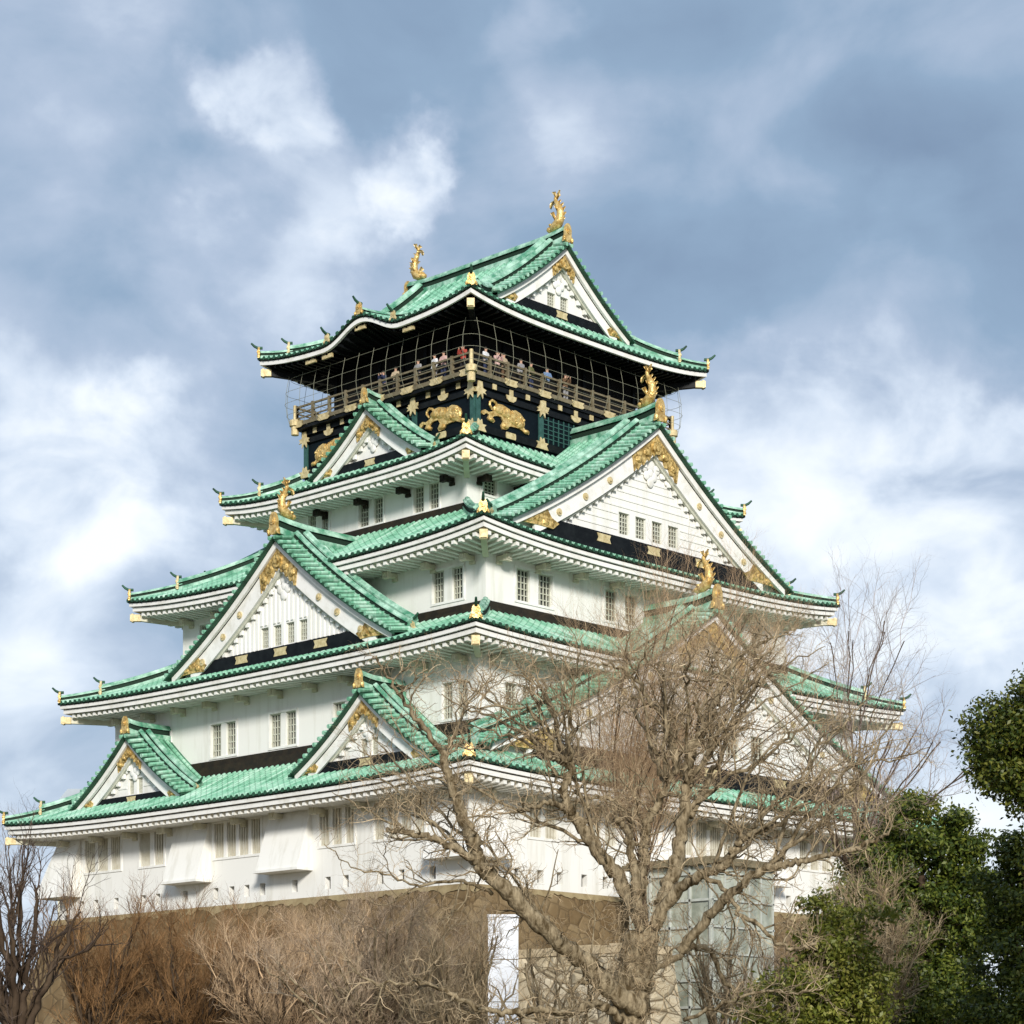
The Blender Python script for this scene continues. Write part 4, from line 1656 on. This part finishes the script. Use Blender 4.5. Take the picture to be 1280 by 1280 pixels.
# ------------------------------------------------------------------ bare trees
class Tree:
    def __init__(s, seed):
        s.r = np.random.default_rng(seed)
        s.wood = MB()
        s.twig = MB()

    def walk(s, p, d, length, n, gnarl, up=0.0, droop=0.0):
        pts = [np.array(p, float)]
        d = np.array(d, float)
        d /= np.linalg.norm(d)
        st = length / n
        for k in range(n):
            d = d + s.r.normal(0, gnarl, 3)
            d[2] += up - droop * k / n
            d /= np.linalg.norm(d)
            pts.append(pts[-1] + d * st)
        return np.array(pts)

    def side_dir(s, t, ang):
        v = s.r.normal(0, 1, 3)
        v -= t * (v @ t)
        v /= max(np.linalg.norm(v), 1e-6)
        return t * math.cos(ang) + v * math.sin(ang)

    def grow(s, p, d, length, r, level, P):
        n = max(3, P['seg'][level])
        pts = s.walk(p, d, length, n, P['gnarl'][level], P['up'][level], P.get('droop', 0))
        r1 = r * (.45 if level < P['levels'] else .35)
        rad = np.linspace(r, r1, n + 1)
        k = 6 if r > .05 else (4 if r > .016 else 3)
        (s.wood if r > P.get('wood_r', .022) else s.twig).tube(pts, rad, k, 0, False)
        if level < P['levels']:
            s.children(pts, rad, level, P, length)

    def children(s, pts, rad, level, P, length, t0=.18):
        nc = P['n'][level]
        nc = max(1, int(round(nc * s.r.uniform(.75, 1.25))))
        N_ = len(pts) - 1
        for c in range(nc):
            t = t0 + (1 - t0) * (c + s.r.uniform(.1, .9)) / nc
            x = t * N_
            i = min(int(x), N_ - 1)
            p = pts[i] + (pts[i + 1] - pts[i]) * (x - i)
            tg = pts[i + 1] - pts[i]
            tg /= max(np.linalg.norm(tg), 1e-9)
            d = s.side_dir(tg, s.r.uniform(*P['ang'][level]))
            d[2] += P['lift'][level]
            rr = min((rad[i] * .62), P['rmax'][level])
            ln = P['len'][level] * s.r.uniform(.6, 1.3) * (1.15 - .55 * t)
            s.grow(p, d, ln, rr, level + 1, P)

    def limb(s, pts, r0, r1, P, k=9, level=0, nper=None, t0=.15, wob=.03):
        """a traced limb: smooth it, roughen it, then let branches grow from it"""
        pts = np.asarray(pts, float)
        n = len(pts)
        tt = np.linspace(0, n - 1, max(6, (n - 1) * (8 if r0 > .07 else 5) + 1))
        out = []
        for t in tt:
            i = min(int(t), n - 2)
            f = t - i
            p0, p1, p2, p3 = pts[max(i - 1, 0)], pts[i], pts[i + 1], pts[min(i + 2, n - 1)]
            out.append(.5 * ((2 * p1) + (-p0 + p2) * f + (2 * p0 - 5 * p1 + 4 * p2 - p3) * f * f + (-p0 + 3 * p1 - 3 * p2 + p3) * f ** 3))
        out = np.array(out)
        out[1:-1] += s.r.normal(0, wob, out[1:-1].shape)
        rad = np.linspace(r0, r1, len(out)) * (1 + s.r.normal(0, .06, len(out)))
        v0 = len(s.wood.v)
        s.wood.tube(out, rad, k, 0, True)
        if r0 > .07:
            for q in range(v0, len(s.wood.v)):
                c = out[min((q - v0) // k, len(out) - 1)]
                v = np.array(s.wood.v[q])
                f = 1 + .07 * mnoise.noise(Vector(v * 1.9)) + .09 * mnoise.noise(Vector(v * 5.0)) + .14 * mnoise.noise(Vector(v * 12.0))
                s.wood.v[q] = tuple(c + (v - c) * f)
        L = np.linalg.norm(np.diff(out, axis=0), axis=1).sum()
        Q = dict(P)
        Q['n'] = list(P['n'])
        Q['n'][level] = int(L * (nper or P['per']))
        s.children(out, rad, level, Q, L, t0)
        return out


def finish_tree(T, name, loc, label, cat, bark, twig, group=None):
    e = empty(name, loc)
    tag(e, label, cat, group)
    inv = Matrix.Translation(Vector(loc)).inverted()
    a = T.wood.build('trunk', bark, e, True)
    a.matrix_parent_inverse = inv
    if T.twig.f:
        b = T.twig.build('crown', twig, e)
        b.matrix_parent_inverse = inv
    return e


# the big gnarled tree in front
T = Tree(11)
D0 = 50.0
PT = dict(levels=3, seg=[7, 6, 5, 4], gnarl=[.24, .30, .34, .34], up=[.02, .03, .03, .03], n=[10, 6, 4, 0], per=2.9,
          ang=[(.7, 1.3), (.5, 1.1), (.5, 1.1), (.5, 1)], lift=[.15, .15, .1, .1], len=[1.15, .62, .34, .2], rmax=[.025, .0105, .0060, .005], wood_r=.018)


def PX(lst, D=D0):
    return [at(q[0], q[1], D + (q[2] if len(q) > 2 else 0)) for q in lst]


bx_ = at(792, 1365, D0)
T.limb([np.array([bx_[0], bx_[1], GROUND - .3])] + PX([(788, 1400), (784, 1280), (792, 1225), (800, 1165)]), .47, .38, dict(PT, per=1.2), 16, 0, None, .3)
limbs = [
    # (points, r0, r1)
    ([(800, 1262, -.3), (762, 1235, -.8), (735, 1205, -1.2), (690, 1168, -1.8), (640, 1118, -2.2), (605, 1085, -2.4), (590, 1050, -2.5), (572, 1005, -2.6), (560, 970, -2.6), (553, 940, -2.7)], .40, .13),
    ([(553, 940, -2.7), (530, 910, -3), (508, 880, -3.2), (490, 850, -3.4), (470, 820, -3.6)], .11, .03),
    ([(556, 950, -2.7), (566, 925, -2.2), (573, 908, -2.2), (590, 875, -2), (620, 840, -1.6)], .08, .022),
    ([(610, 1090, -2.4), (575, 1062, -2.8), (545, 1050, -3), (510, 1040, -3.2), (484, 1036, -3.4)], .15, .075),
    ([(500, 1037, -3.3), (470, 1020, -3.5), (440, 1005, -3.8), (415, 990, -4)], .045, .012),
    ([(615, 1118, -2.0), (590, 1105, -2.4), (560, 1100, -3), (520, 1108, -3.4), (480, 1090, -3.6), (440, 1085, -3.8), (405, 1055, -4)], .075, .015),
    # left upper pair
    ([(800, 1150, .3), (775, 1100, .3), (745, 1060, .2), (730, 1035, .1), (715, 1015, 0), (705, 990, -.2), (712, 965, -.3), (710, 930, -.4)], .30, .10),
    ([(716, 1018, 0), (695, 1005, -.5), (672, 1008, -.9), (648, 1014, -1.2)], .12, .06),
    ([(706, 992, -.2), (690, 960, -.5), (672, 930, -.8), (655, 905, -1), (640, 880, -1.2)], .075, .015),
    ([(712, 960, -.3), (725, 995, .4), (752, 995, .6), (772, 1005, .8), (790, 1030, .9)], .06, .085),
    # centre
    ([(803, 1180, 0), (795, 1110, .1), (788, 1060, .2), (782, 1035, .2), (770, 1025, .2)], .22, .10),
    ([(800, 1120, .4), (803, 1080, .5), (806, 1040, .6), (818, 1010, .5), (832, 985, .4), (845, 950, .3), (835, 905, .2), (815, 880, .1), (800, 855, 0), (770, 835, -.2), (745, 830, -.4)], .20, .03),
    ([(828, 1130, .2), (845, 1075, .6), (852, 1030, .8), (858, 985, 1), (862, 945, 1.1), (878, 915, 1.1), (893, 880, 1.2), (905, 850, 1.4), (925, 820, 1.6), (960, 800, 1.8), (995, 785, 2)], .30, .025),
    ([(880, 910, 1.1), (868, 880, .8), (850, 895, .6), (838, 900, .5)], .08, .04),
    ([(905, 848, 1.4), (895, 820, 1.3), (885, 795, 1.3), (870, 770, 1.2)], .07, .015),
    ([(862, 1020, .9), (880, 985, 1.6), (900, 950, 1.9), (912, 915, 2.1), (930, 890, 2.3), (950, 860, 2.5)], .15, .025),
    ([(862, 1010, .9), (885, 995, 1.0), (912, 970, .8), (945, 955, .6), (975, 930, .4), (1000, 910, .2), (1030, 898, 0)], .10, .03),
    # right
    ([(818, 1160, -.2), (850, 1110, -.6), (878, 1092, -.9), (905, 1082, -1.2), (925, 1052, -1.4), (945, 1040, -1.6), (975, 1030, -1.8), (1010, 1000, -2)], .25, .04),
    ([(850, 1190, -.6), (885, 1145, -1), (920, 1110, -1.4), (960, 1085, -1.7), (1000, 1078, -2), (1040, 1068, -2.2), (1085, 1055, -2.4), (1110, 1040, -2.5)], .20, .05),
    ([(878, 1096, -.9), (905, 1108, -1.2), (925, 1140, -1.5), (950, 1158, -1.8), (975, 1180, -2), (1000, 1186, -2.1), (1020, 1180, -2.2)], .10, .05),
    ([(940, 1035, -1.5), (960, 1010, -1.8), (985, 985, -2), (1020, 970, -2.2), (1060, 960, -2.4), (1100, 930, -2.5)], .07, .015),
    # low left
    ([(775, 1275, -.5), (755, 1258, -.9), (735, 1255, -1.2), (710, 1268, -1.6), (680, 1262, -2), (640, 1265, -2.4), (600, 1262, -2.8), (560, 1240, -3.2), (520, 1228, -3.4), (470, 1230, -3.6), (440, 1210, -3.8)], .17, .035),
    ([(705, 1268, -1.6), (715, 1240, -1.2), (735, 1225, -1), (760, 1235, -.8)], .07, .10),
    # low right
    ([(855, 1275, -.4), (905, 1255, -1), (950, 1240, -1.2), (990, 1240, -1.6), (1030, 1235, -1.8)], .08, .02),
    ([(800, 1225, .4), (840, 1200, .9), (880, 1185, 1.2), (905, 1225, 1.5), (922, 1245, 1.6)], .14, .07),
]
for pts, r0, r1 in limbs:
    T.limb(PX(pts), r0 * .60, r1 * .62, PT, 12 if r0 > .12 else 7)
# the rest of the wide rounded crown: thinner limbs fanning out over a dome
starts = [(800, 1140, 0), (745, 1060, .2), (858, 985, 1), (832, 985, .4), (700, 1175, -1.6), (885, 1092, -.9), (560, 970, -2.6), (712, 960, -.3), (960, 1085, -1.7), (610, 1090, -2.4)]
for k in range(34):
    a = PI * (.02 + .96 * (k + T.r.uniform(.2, .8)) / 34)
    rr = T.r.uniform(.72, 1.0)
    tu = 805 + 375 * rr * math.cos(a)
    tv = 1035 - 290 * rr * math.sin(a) ** .8
    dd = T.r.uniform(-4.5, 4.5) * math.sqrt(max(.05, 1.05 - rr * rr))
    st_ = min(starts, key=lambda q: (q[0] - (.45 * tu + .55 * 800)) ** 2 + .5 * (q[1] - (.45 * tv + .55 * 1120)) ** 2 + T.r.uniform(0, 9000))
    mu, mv = .5 * (st_[0] + tu) + T.r.normal(0, 14), .5 * (st_[1] + tv) - 12 + T.r.normal(0, 14)
    T.limb(PX([st_, (.7 * st_[0] + .3 * mu, .7 * st_[1] + .3 * mv, .8 * st_[2] + .2 * dd), (mu, mv, .45 * st_[2] + .55 * dd), (.5 * (mu + tu) + T.r.normal(0, 8), .5 * (mv + tv), .8 * dd), (tu, tv, dd)]),
           .052, .010, dict(PT, per=2.6), 6, 0, None, .25, .04)
# sprouts on the gnarled fork
for k in range(330):
    p = at(797 + T.r.normal(0, 24), 1175 + T.r.normal(0, 62), D0 - .3 + T.r.normal(0, .2))
    T.grow(p, -FW * .6 + T.r.normal(0, .6, 3) + np.array([0, 0, .3]), .38, .009, 2, dict(PT, levels=3))
finish_tree(T, 'bare_tree', (bx_[0], bx_[1], GROUND), 'large gnarled leafless tree with a thick forked trunk in front of the castle', 'tree', 'bark_grey', 'twig_tan')


def broom(seed, u, D, topv, w_px, name, label, bark, twig, nl=9, fork=.35, r0=.22, dens=1.0, twl=1.0, gn=1.0, lean=0, group=None, sx=0.6, thin=1.0):
    """tree whose limbs fan upward from a low fork"""
    T = Tree(seed)
    base = at(u, HY, D)
    base[2] = GROUND
    top = at(u + lean, topv, D)
    Ht = top[2] - GROUND
    W = w_px / F * D / 2
    P = dict(levels=3, seg=[6, 5, 5, 4], gnarl=[.10 * gn, .14 * gn, .17 * gn, .2 * gn], up=[.05, .05, .05, .05], n=[9, int(8 * dens), int(6 * dens), 0], per=1.9 * dens,
             ang=[(.35, .8), (.35, .85), (.35, .9), (.4, 1)], lift=[.3, .25, .2, .2], len=[Ht * .22 * twl, Ht * .11 * twl, Ht * .06 * twl, .2], rmax=[.035 * thin, .016 * thin, .0085 * thin, .006], wood_r=.024)
    fz = GROUND + Ht * fork
    T.limb([base - np.array([0, 0, .2]), base + np.array([.03, .05, Ht * fork * .5]), np.array([base[0], base[1], fz])], r0, r0 * .75, dict(P, per=.3), 9, 0, None, .6)
    f = np.array([base[0], base[1], fz])
    for k in range(nl):
        a = 2 * PI * k / nl + T.r.uniform(-.3, .3)
        rr = W * math.sqrt(T.r.uniform(.08, .9))
        hh = Ht * (1 - fork) * (.95 - .35 * (rr / W) ** 2) * T.r.uniform(.82, 1.0)
        dirv = RT * math.cos(a) + FW * math.sin(a) * sx
        tip = f + dirv * rr + np.array([0, 0, hh]) + RT * lean / F * D
        mid = f + dirv * rr * .42 + np.array([0, 0, hh * .45])
        T.limb([f - np.array([0, 0, .1]), mid, tip], r0 * .42 * thin, .018, P, 6, 0, None, .12, .04)
    return finish_tree(T, name, (base[0], base[1], GROUND), label, 'tree', bark, twig, group)


broom(21, 806, 72, 708, 330, 'bare_tree', 'brown leafless tree with dense upright twigs behind the big gnarled tree', 'bark_dark', 'twig_brown', 34, .46, .13, 1.0, .75, 1.0, 66, None, .6, .26)
broom(23, 1070, 78, 718, 125, 'slender_tree', 'slender dark leafless tree rising beside the second eave at right', 'bark_dark', 'twig_violet', 6, .64, .12, .8, .8, 1.3, 14, None, .6, .45)
broom(24, 1075, 64, 860, 300, 'bare_tree', 'wide leafless tree with grey violet twigs against the sky, right of the castle', 'bark_dark', 'twig_violet', 13, .58, .18, .7, .8, 1.6, 34, None, .6, .45)
broom(25, 22, 47, 1040, 210, 'bare_tree', 'dark leafless tree at the left edge with bare limbs against the sky', 'bark_dark', 'twig_dark', 9, .36, .30, .75, 1.1, 1.4)
broom(31, 120, 66, 1085, 160, 'shrubby_tree', 'low brown leafless tree below the far left corner of the castle', 'bark_dark', 'twig_rust', 11, .28, .16, 1.0, 1, 1.0)
broom(32, 235, 68, 1120, 220, 'shrubby_tree', 'low rusty leafless tree with fan of twigs before the stone base', 'bark_dark', 'twig_rust', 15, .28, .17, 1.15, 1, 1.0)
broom(33, 345, 64, 1140, 230, 'shrubby_tree', 'low reddish brown leafless tree between the rusty one and the pale tan one', 'bark_dark', 'twig_brown', 16, .28, .17, 1.2, 1, 1.1)
broom(34, 470, 58, 1108, 320, 'shrubby_tree', 'low leafless tree with pale tan twigs left of the white shaft', 'bark_grey', 'twig_pink', 18, .28, .17, 1.2, 1.0, 1.6)
broom(35, 575, 55, 1135, 200, 'shrubby_tree', 'low pale leafless tree just behind the white shaft, overlapped by the big tree', 'bark_grey', 'twig_tan', 14, .28, .15, 1.0, 1.0, 1.5)
broom(39, 690, 57, 1150, 170, 'shrubby_tree', 'low pale leafless tree before the cream terrace wall, between shaft and big trunk', 'bark_grey', 'twig_tan', 9, .28, .14, .8, 1.0, 1.5)
broom(40, 905, 57, 1125, 170, 'shrubby_tree', 'low leafless tree with thin tan twigs in front of the glass lift tower', 'bark_grey', 'twig_tan', 11, .3, .13, .8, 1.0, 1.5)
broom(50, 178, 77, 1128, 230, 'shrubby_tree', 'rusty leafless tree half hidden behind the two rust coloured shrubby trees at far left', 'bark_dark', 'twig_rust', 13, .3, .15, 1.0, 1, 1.1)
broom(51, 292, 76, 1132, 230, 'shrubby_tree', 'brown leafless tree half hidden behind the rusty fan and the reddish shrubby tree', 'bark_dark', 'twig_rust', 13, .3, .15, 1.0, 1, 1.2)
broom(52, 408, 74, 1118, 240, 'shrubby_tree', 'brown leafless tree half hidden behind the pale tan shrubby tree, against the stone', 'bark_dark', 'twig_brown', 13, .3, .15, 1.0, 1, 1.3)
broom(36, 985, 56, 1165, 190, 'shrubby_tree', 'low leafless tree with pale twigs between the lift tower and the evergreens', 'bark_grey', 'twig_pink', 14, .3, .15, 1.0, 1.0, 1.6)
broom(37, 1085, 58, 1080, 150, 'shrubby_tree', 'tan leafless tree in front of the tall dark evergreen', 'bark_grey', 'twig_tan', 14, .3, .15, 1.0, 1.0, 1.6)
broom(38, 16, 165, 1000, 60, 'far_bare_tree', 'tiny far leafless tree above the far left tip of the lowest eave', 'bark_dark', 'twig_violet', 7, .6, .2, .6, .7, 1.2)


# ------------------------------------------------------------------ leafy trees
def leafy(seed, u, D, name, label, clumps, leaf, size, bark='bark_dark', cat='tree', trunk_r=.3, density=1.0):
    """clumps: (u, v, radius_px, depth offset) ; leaves sit on many small sprays inside each clump"""
    r = np.random.default_rng(seed)
    base = at(u, HY, D)
    base[2] = GROUND
    T = MB()
    Lf = MB()
    top = max(at(c[0], c[1], D)[2] for c in clumps)
    cen = at(u, 1365, D)
    spine = [base - np.array([0, 0, .2])]
    Hs = (top - GROUND)
    for k in range(1, 6):
        spine.append(np.array([base[0] + r.normal(0, .12), base[1] + r.normal(0, .12), GROUND + Hs * .17 * k]))
    T.tube(spine, np.linspace(trunk_r, trunk_r * .3, 6), 9)
    V = []
    for (cu, cv, rp, dd) in clumps:
        c = at(cu, cv, D + dd)
        R = rp * 1.15 / F * D
        # limb to the clump
        s0 = spine[min(5, max(1, int((c[2] - GROUND) / Hs / .17 - 1)))]
        mid = (s0 + c) / 2 + np.array([0, 0, -.15 * R])
        T.tube([s0, mid, c], [trunk_r * .3, trunk_r * .2, .03], 5)
        ns = int(70 * density * (R / .8) ** 2)
        subs = []
        for _ in range(9):
            v = r.normal(0, 1, 3)
            v /= np.linalg.norm(v)
            subs.append((c + v * R * r.uniform(.35, 1.05), R * r.uniform(.28, .50)))
        for _ in range(ns):
            c_, R_ = subs[r.integers(0, 9)]
            v = r.normal(0, 1, 3)
            v /= np.linalg.norm(v)
            q = c_ + v * R_ * (r.uniform(.2, 1.0) ** .45) * np.array([1.1, 1.1, .75]) * (1 + .10 * r.normal())
            if r.random() < .12:
                T.tube([c + (q - c) * .3, q], [.025, .008], 3, 0, False)
            nl = r.integers(22, 40)
            sp = r.uniform(.10, .22)
            P_ = q + np.clip(r.normal(0, 1, (nl, 3)), -1.5, 1.5) * sp * np.array([1, 1, .7])
            nrm = r.normal(0, 1, (nl, 3)) + v * 1.1 + np.array([0, 0, .5])
            V.append((P_, nrm))
    Pn = np.concatenate([x[0] for x in V])
    Nn = np.concatenate([x[1] for x in V])
    Nn /= np.linalg.norm(Nn, axis=1, keepdims=True)
    a = np.cross(Nn, r.normal(0, 1, Nn.shape))
    a /= np.maximum(np.linalg.norm(a, axis=1, keepdims=True), 1e-6)
    b = np.cross(Nn, a)
    sc = size * r.uniform(.6, 1.3, (len(Pn), 1))
    l = a * sc
    w = b * sc * .48
    quads = np.stack([Pn - l, Pn + w + Nn * sc * .12, Pn + l, Pn - w + Nn * sc * .12], 1).reshape(-1, 3)
    n = len(Pn)
    me = bpy.data.meshes.new('crown')
    me.vertices.add(4 * n)
    me.vertices.foreach_set('co', quads.astype(np.float32).ravel())
    me.loops.add(4 * n)
    me.loops.foreach_set('vertex_index', np.arange(4 * n, dtype=np.int32))
    me.polygons.add(n)
    me.polygons.foreach_set('loop_start', np.arange(0, 4 * n, 4, dtype=np.int32))
    me.materials.append(MATS[leaf])
    me.update(calc_edges=True)
    e = empty(name, tuple(base))
    tag(e, label, cat)
    inv = Matrix.Translation(Vector(base)).inverted()
    o = bpy.data.objects.new('crown', me)
    COL.objects.link(o)
    o.parent = e
    o.matrix_parent_inverse = inv
    t = T.build('trunk', bark, e, True)
    t.matrix_parent_inverse = inv
    return e


leafy(41, 1150, 62, 'evergreen_tree', 'tall dark green evergreen tree right of the castle', [
    (1150, 1035, 34, 0), (1120, 1060, 38, .5), (1180, 1055, 34, -.3), (1196, 1038, 30, 0), (1090, 1090, 34, 0), (1140, 1100, 55, .4), (1195, 1085, 36, 0), (1205, 1120, 40, .3),
    (1110, 1150, 55, -.2), (1170, 1160, 60, .2), (1140, 1205, 60, -.6), (1190, 1215, 40, .2), (1110, 1240, 60, -.6), (1165, 1270, 60, -.4), (1120, 1310, 80, 0), (1190, 1320, 50, 0), (1085, 1200, 40, 0), (1215, 1160, 34, .2), (1220, 1060, 18, 0), (1150, 1130, 50, .6), (1120, 1195, 50, .6), (1165, 1230, 50, .6), (1065, 1130, 36, .3), (1060, 1250, 50, .4), (1210, 1260, 40, .4), (1230, 1100, 22, .3)], 'leaf_dark', .072)
leafy(42, 1290, 52, 'evergreen_tree', 'shadowy evergreen tree at the right edge of the picture', [
    (1275, 1060, 26, 0), (1262, 1095, 34, .3), (1290, 1110, 50, 0), (1262, 1140, 34, 0), (1290, 1170, 60, 0), (1262, 1205, 40, .2), (1275, 1250, 60, 0), (1240, 1270, 36, .4), (1300, 1300, 80, 0), (1245, 1310, 50, 0)], 'leaf_dark', .066)
leafy(43, 1365, 44, 'broadleaf_tree', 'round yellow green leafy crown reaching in at the right edge against the sky', [
    (1262, 905, 38, 0), (1240, 930, 28, .2), (1285, 890, 40, 0), (1265, 950, 38, -.2), (1290, 960, 36, 0), (1240, 900, 22, -.2), (1283, 985, 22, 0), (1330, 920, 80, 0), (1400, 900, 110, 0), (1400, 1010, 100, 0), (1240, 958, 22, 0)], 'leaf_yellow', .056, density=1.5)
leafy(44, 1025, 52.4, 'olive_bush_tree', 'loose olive green tree at the bottom between bare twigs and the lift tower', [
    (1010, 1205, 32, 0), (1045, 1165, 30, .3), (985, 1235, 32, 0), (1035, 1235, 40, -.2), (1070, 1210, 30, .3), (1000, 1280, 46, 0), (1060, 1280, 50, 0), (1085, 1150, 26, .4), (960, 1270, 30, .3), (1030, 1190, 36, -.4), (1060, 1170, 30, -.6), (985, 1260, 40, -.5), (1040, 1265, 44, -.6), (1090, 1240, 40, -.3), (1020, 1130, 18, 0), (945, 1250, 24, 0)], 'leaf_olive', .066, 'bark_grey', 'tree', .18, .75)
leafy(45, 1110, 66, 'olive_bush_tree', 'olive topped tree behind the tall dark evergreen', [
    (1150, 1008, 26, .8), (1100, 1045, 32, .8), (1070, 1075, 28, .8), (1125, 1025, 28, 1)], 'leaf_olive', .072, 'bark_grey', 'tree', .18, .8)


# ------------------------------------------------------------------ visitors on the balcony
def skin_body(name, joints, edges, radii, sub=1):
    me = bpy.data.meshes.new(name)
    me.from_pydata(joints, edges, [])
    o = bpy.data.objects.new(name + '_tmp', me)
    COL.objects.link(o)
    md = o.modifiers.new('s', 'SKIN')
    for i, v in enumerate(me.skin_vertices[0].data):
        v.radius = radii[i] if isinstance(radii[i], tuple) else (radii[i], radii[i])
        v.use_root = (i == 0)
    ss = o.modifiers.new('u', 'SUBSURF')
    ss.levels = sub
    ss.render_levels = sub
    dg = bpy.context.evaluated_depsgraph_get()
    res = bpy.data.meshes.new_from_object(o.evaluated_get(dg))
    res.name = name
    bpy.data.objects.remove(o)
    return res


def person_meshes(arm):
    """three meshes of one pose: bare body, coat, trousers; 1.7 m tall, facing -y"""
    J = [(0, 0, .92), (0, .01, 1.12), (0, 0, 1.34), (0, 0, 1.46), (0, -.01, 1.56), (0, -.015, 1.65)]
    R_ = [(.15, .10), (.135, .095), (.16, .10), .055, .085, .075]
    E_ = [(0, 1), (1, 2), (2, 3), (3, 4), (4, 5)]
    for s in (-1, 1):
        i = len(J)
        if arm == 'rail':
            hand = [(s * .19, 0, 1.38), (s * .25, -.06, 1.12), (s * .17, -.30, 1.06), (s * .15, -.38, 1.05)]
        elif arm == 'photo':
            hand = [(s * .19, 0, 1.38), (s * .25, -.12, 1.18), (s * .10, -.26, 1.44), (s * .07, -.30, 1.50)]
        else:
            hand = [(s * .19, 0, 1.38), (s * .24, .02, 1.12), (s * .23, -.05, .88), (s * .23, -.07, .78)]
        J += hand
        R_ += [.065, .05, .036, .04]
        E_ += [(2, i), (i, i + 1), (i + 1, i + 2), (i + 2, i + 3)]
        i = len(J)
        J += [(s * .10, 0, .86), (s * .11, -.01, .48), (s * .11, .02, .09), (s * .12, -.13, .04)]
        R_ += [.095, .065, .045, .04]
        E_ += [(0, i), (i, i + 1), (i + 1, i + 2), (i + 2, i + 3)]
    body = skin_body('person', J, E_, R_)
    cj = J[:3] + [(0, 0, 1.43)] + [J[k] for k in (6, 7, 8)] + [J[k] for k in (14, 15, 16)]
    cr = [(.185, .135), (.165, .125), (.185, .125), .085, .085, .07, .055, .085, .07, .055]
    ce = [(0, 1), (1, 2), (2, 3), (2, 4), (4, 5), (5, 6), (2, 7), (7, 8), (8, 9)]
    cj[0] = (0, 0, .84)
    coat = skin_body('coat', cj, ce, cr)
    tj = [(0, 0, .95)] + [J[k] for k in (10, 11, 12)] + [J[k] for k in (18, 19, 20)]
    tr = [(.165, .12), .11, .08, .065, .11, .08, .065]
    te = [(0, 1), (1, 2), (2, 3), (0, 4), (4, 5), (5, 6)]
    trs = skin_body('trousers', tj, te, tr)
    return body, coat, trs


POSES = {k: person_meshes(k) for k in ('rail', 'photo', 'stand')}
hm = MB()
hm.ball((0, .015, 1.645), (.098, 0, 0), (0, .105, 0), (0, 0, .10), 0, 12, 8)
hair_me = hm.build('hair', 'hair_black').data
bpy.data.objects.remove(bpy.data.objects['hair'])
fm = MB()
for s in (-1, 1):
    fm.ball((s * .035, -.098, 1.60), (.014, 0, 0), (0, .008, 0), (0, 0, .010), 0, 6, 4)
fm.ball((0, -.098, 1.54), (.03, 0, 0), (0, .006, 0), (0, 0, .008), 0, 6, 4)
face_me = fm.build('face', 'hair_black').data
bpy.data.objects.remove(bpy.data.objects['face'])
nm_ = MB()
nm_.tube([(0, -.085, 1.60), (0, -.112, 1.566)], [.012, .018], 6)
for s in (-1, 1):
    nm_.ball((s * .088, 0, 1.585), (.012, 0, 0), (0, .022, 0), (0, 0, .032), 0, 6, 5)
nose_me = nm_.build('nose_and_ears', 'skin').data
bpy.data.objects.remove(bpy.data.objects['nose_and_ears'])


def person(x, y, rz, pose, coat, trousers, label, sc=1.0):
    body, cm, tm = POSES[pose]
    o = bpy.data.objects.new('person', body)
    COL.objects.link(o)
    if not body.materials:
        body.materials.append(MATS['skin'])
    o.location = (x, y, 28.625)
    o.rotation_euler = (0, 0, rz)
    o.scale = (sc, sc, sc)
    tag(o, label, 'person', 'visitors on the balcony')
    for nm, me, mt in (('coat', cm, coat), ('trousers', tm, trousers), ('hair', hair_me, 'hair_black'), ('eyes_and_mouth', face_me, None), ('nose_and_ears', nose_me, None)):
        c = bpy.data.objects.new(nm, me)
        COL.objects.link(c)
        c.parent = o
        if mt:
            if not me.materials:
                me.materials.append(None)
            c.material_slots[0].link = 'OBJECT'
            c.material_slots[0].material = MATS[mt]
    return o


yR, xL = -6.72, -7.85
person(-6.75, yR, .2, 'rail', 'cloth_white', 'cloth_navy', 'person in a white jacket leaning on the balcony rail, right of the near corner')
person(-5.85, yR, -.1, 'photo', 'cloth_pink', 'cloth_black', 'person in a pink coat raising both hands beside the one in white')
person(-5.35, yR, .1, 'rail', 'cloth_beige', 'cloth_brown', 'person in a beige coat beside the one in pink')
person(-4.0, yR, .0, 'stand', 'cloth_grey', 'cloth_black', 'person in a grey coat on the right side of the balcony')
person(-3.2, yR, .3, 'rail', 'cloth_olive', 'cloth_navy', 'person in an olive coat on the right side of the balcony')
person(-1.9, yR, -.2, 'rail', 'cloth_blue', 'cloth_black', 'person in a blue jacket above the lattice panels')
person(-.4, yR, .0, 'photo', 'cloth_brown', 'cloth_grey', 'person in a brown coat raising both hands, on the right side of the balcony')
person(xL, -6.1, -PI / 2 + .2, 'photo', 'cloth_red', 'cloth_black', 'person in a red coat with raised hands left of the near corner')
person(xL, -4.6, -PI / 2, 'rail', 'cloth_pink', 'cloth_navy', 'person in a pink jacket on the left side of the balcony')
person(xL, -3.9, -PI / 2 - .2, 'stand', 'cloth_white', 'cloth_grey', 'person in white standing next to the pink jacket on the left side')
person(xL, -2.6, -PI / 2, 'rail', 'cloth_grey', 'cloth_black', 'person in a grey jacket in the middle of the left side of the balcony')
person(xL, -.8, -PI / 2 + .1, 'rail', 'cloth_beige', 'cloth_black', 'person in a beige jacket leaning on the rail above the small gable')
person(xL, .2, -PI / 2, 'photo', 'cloth_navy', 'cloth_black', 'person in a navy coat raising both hands above the small gable')
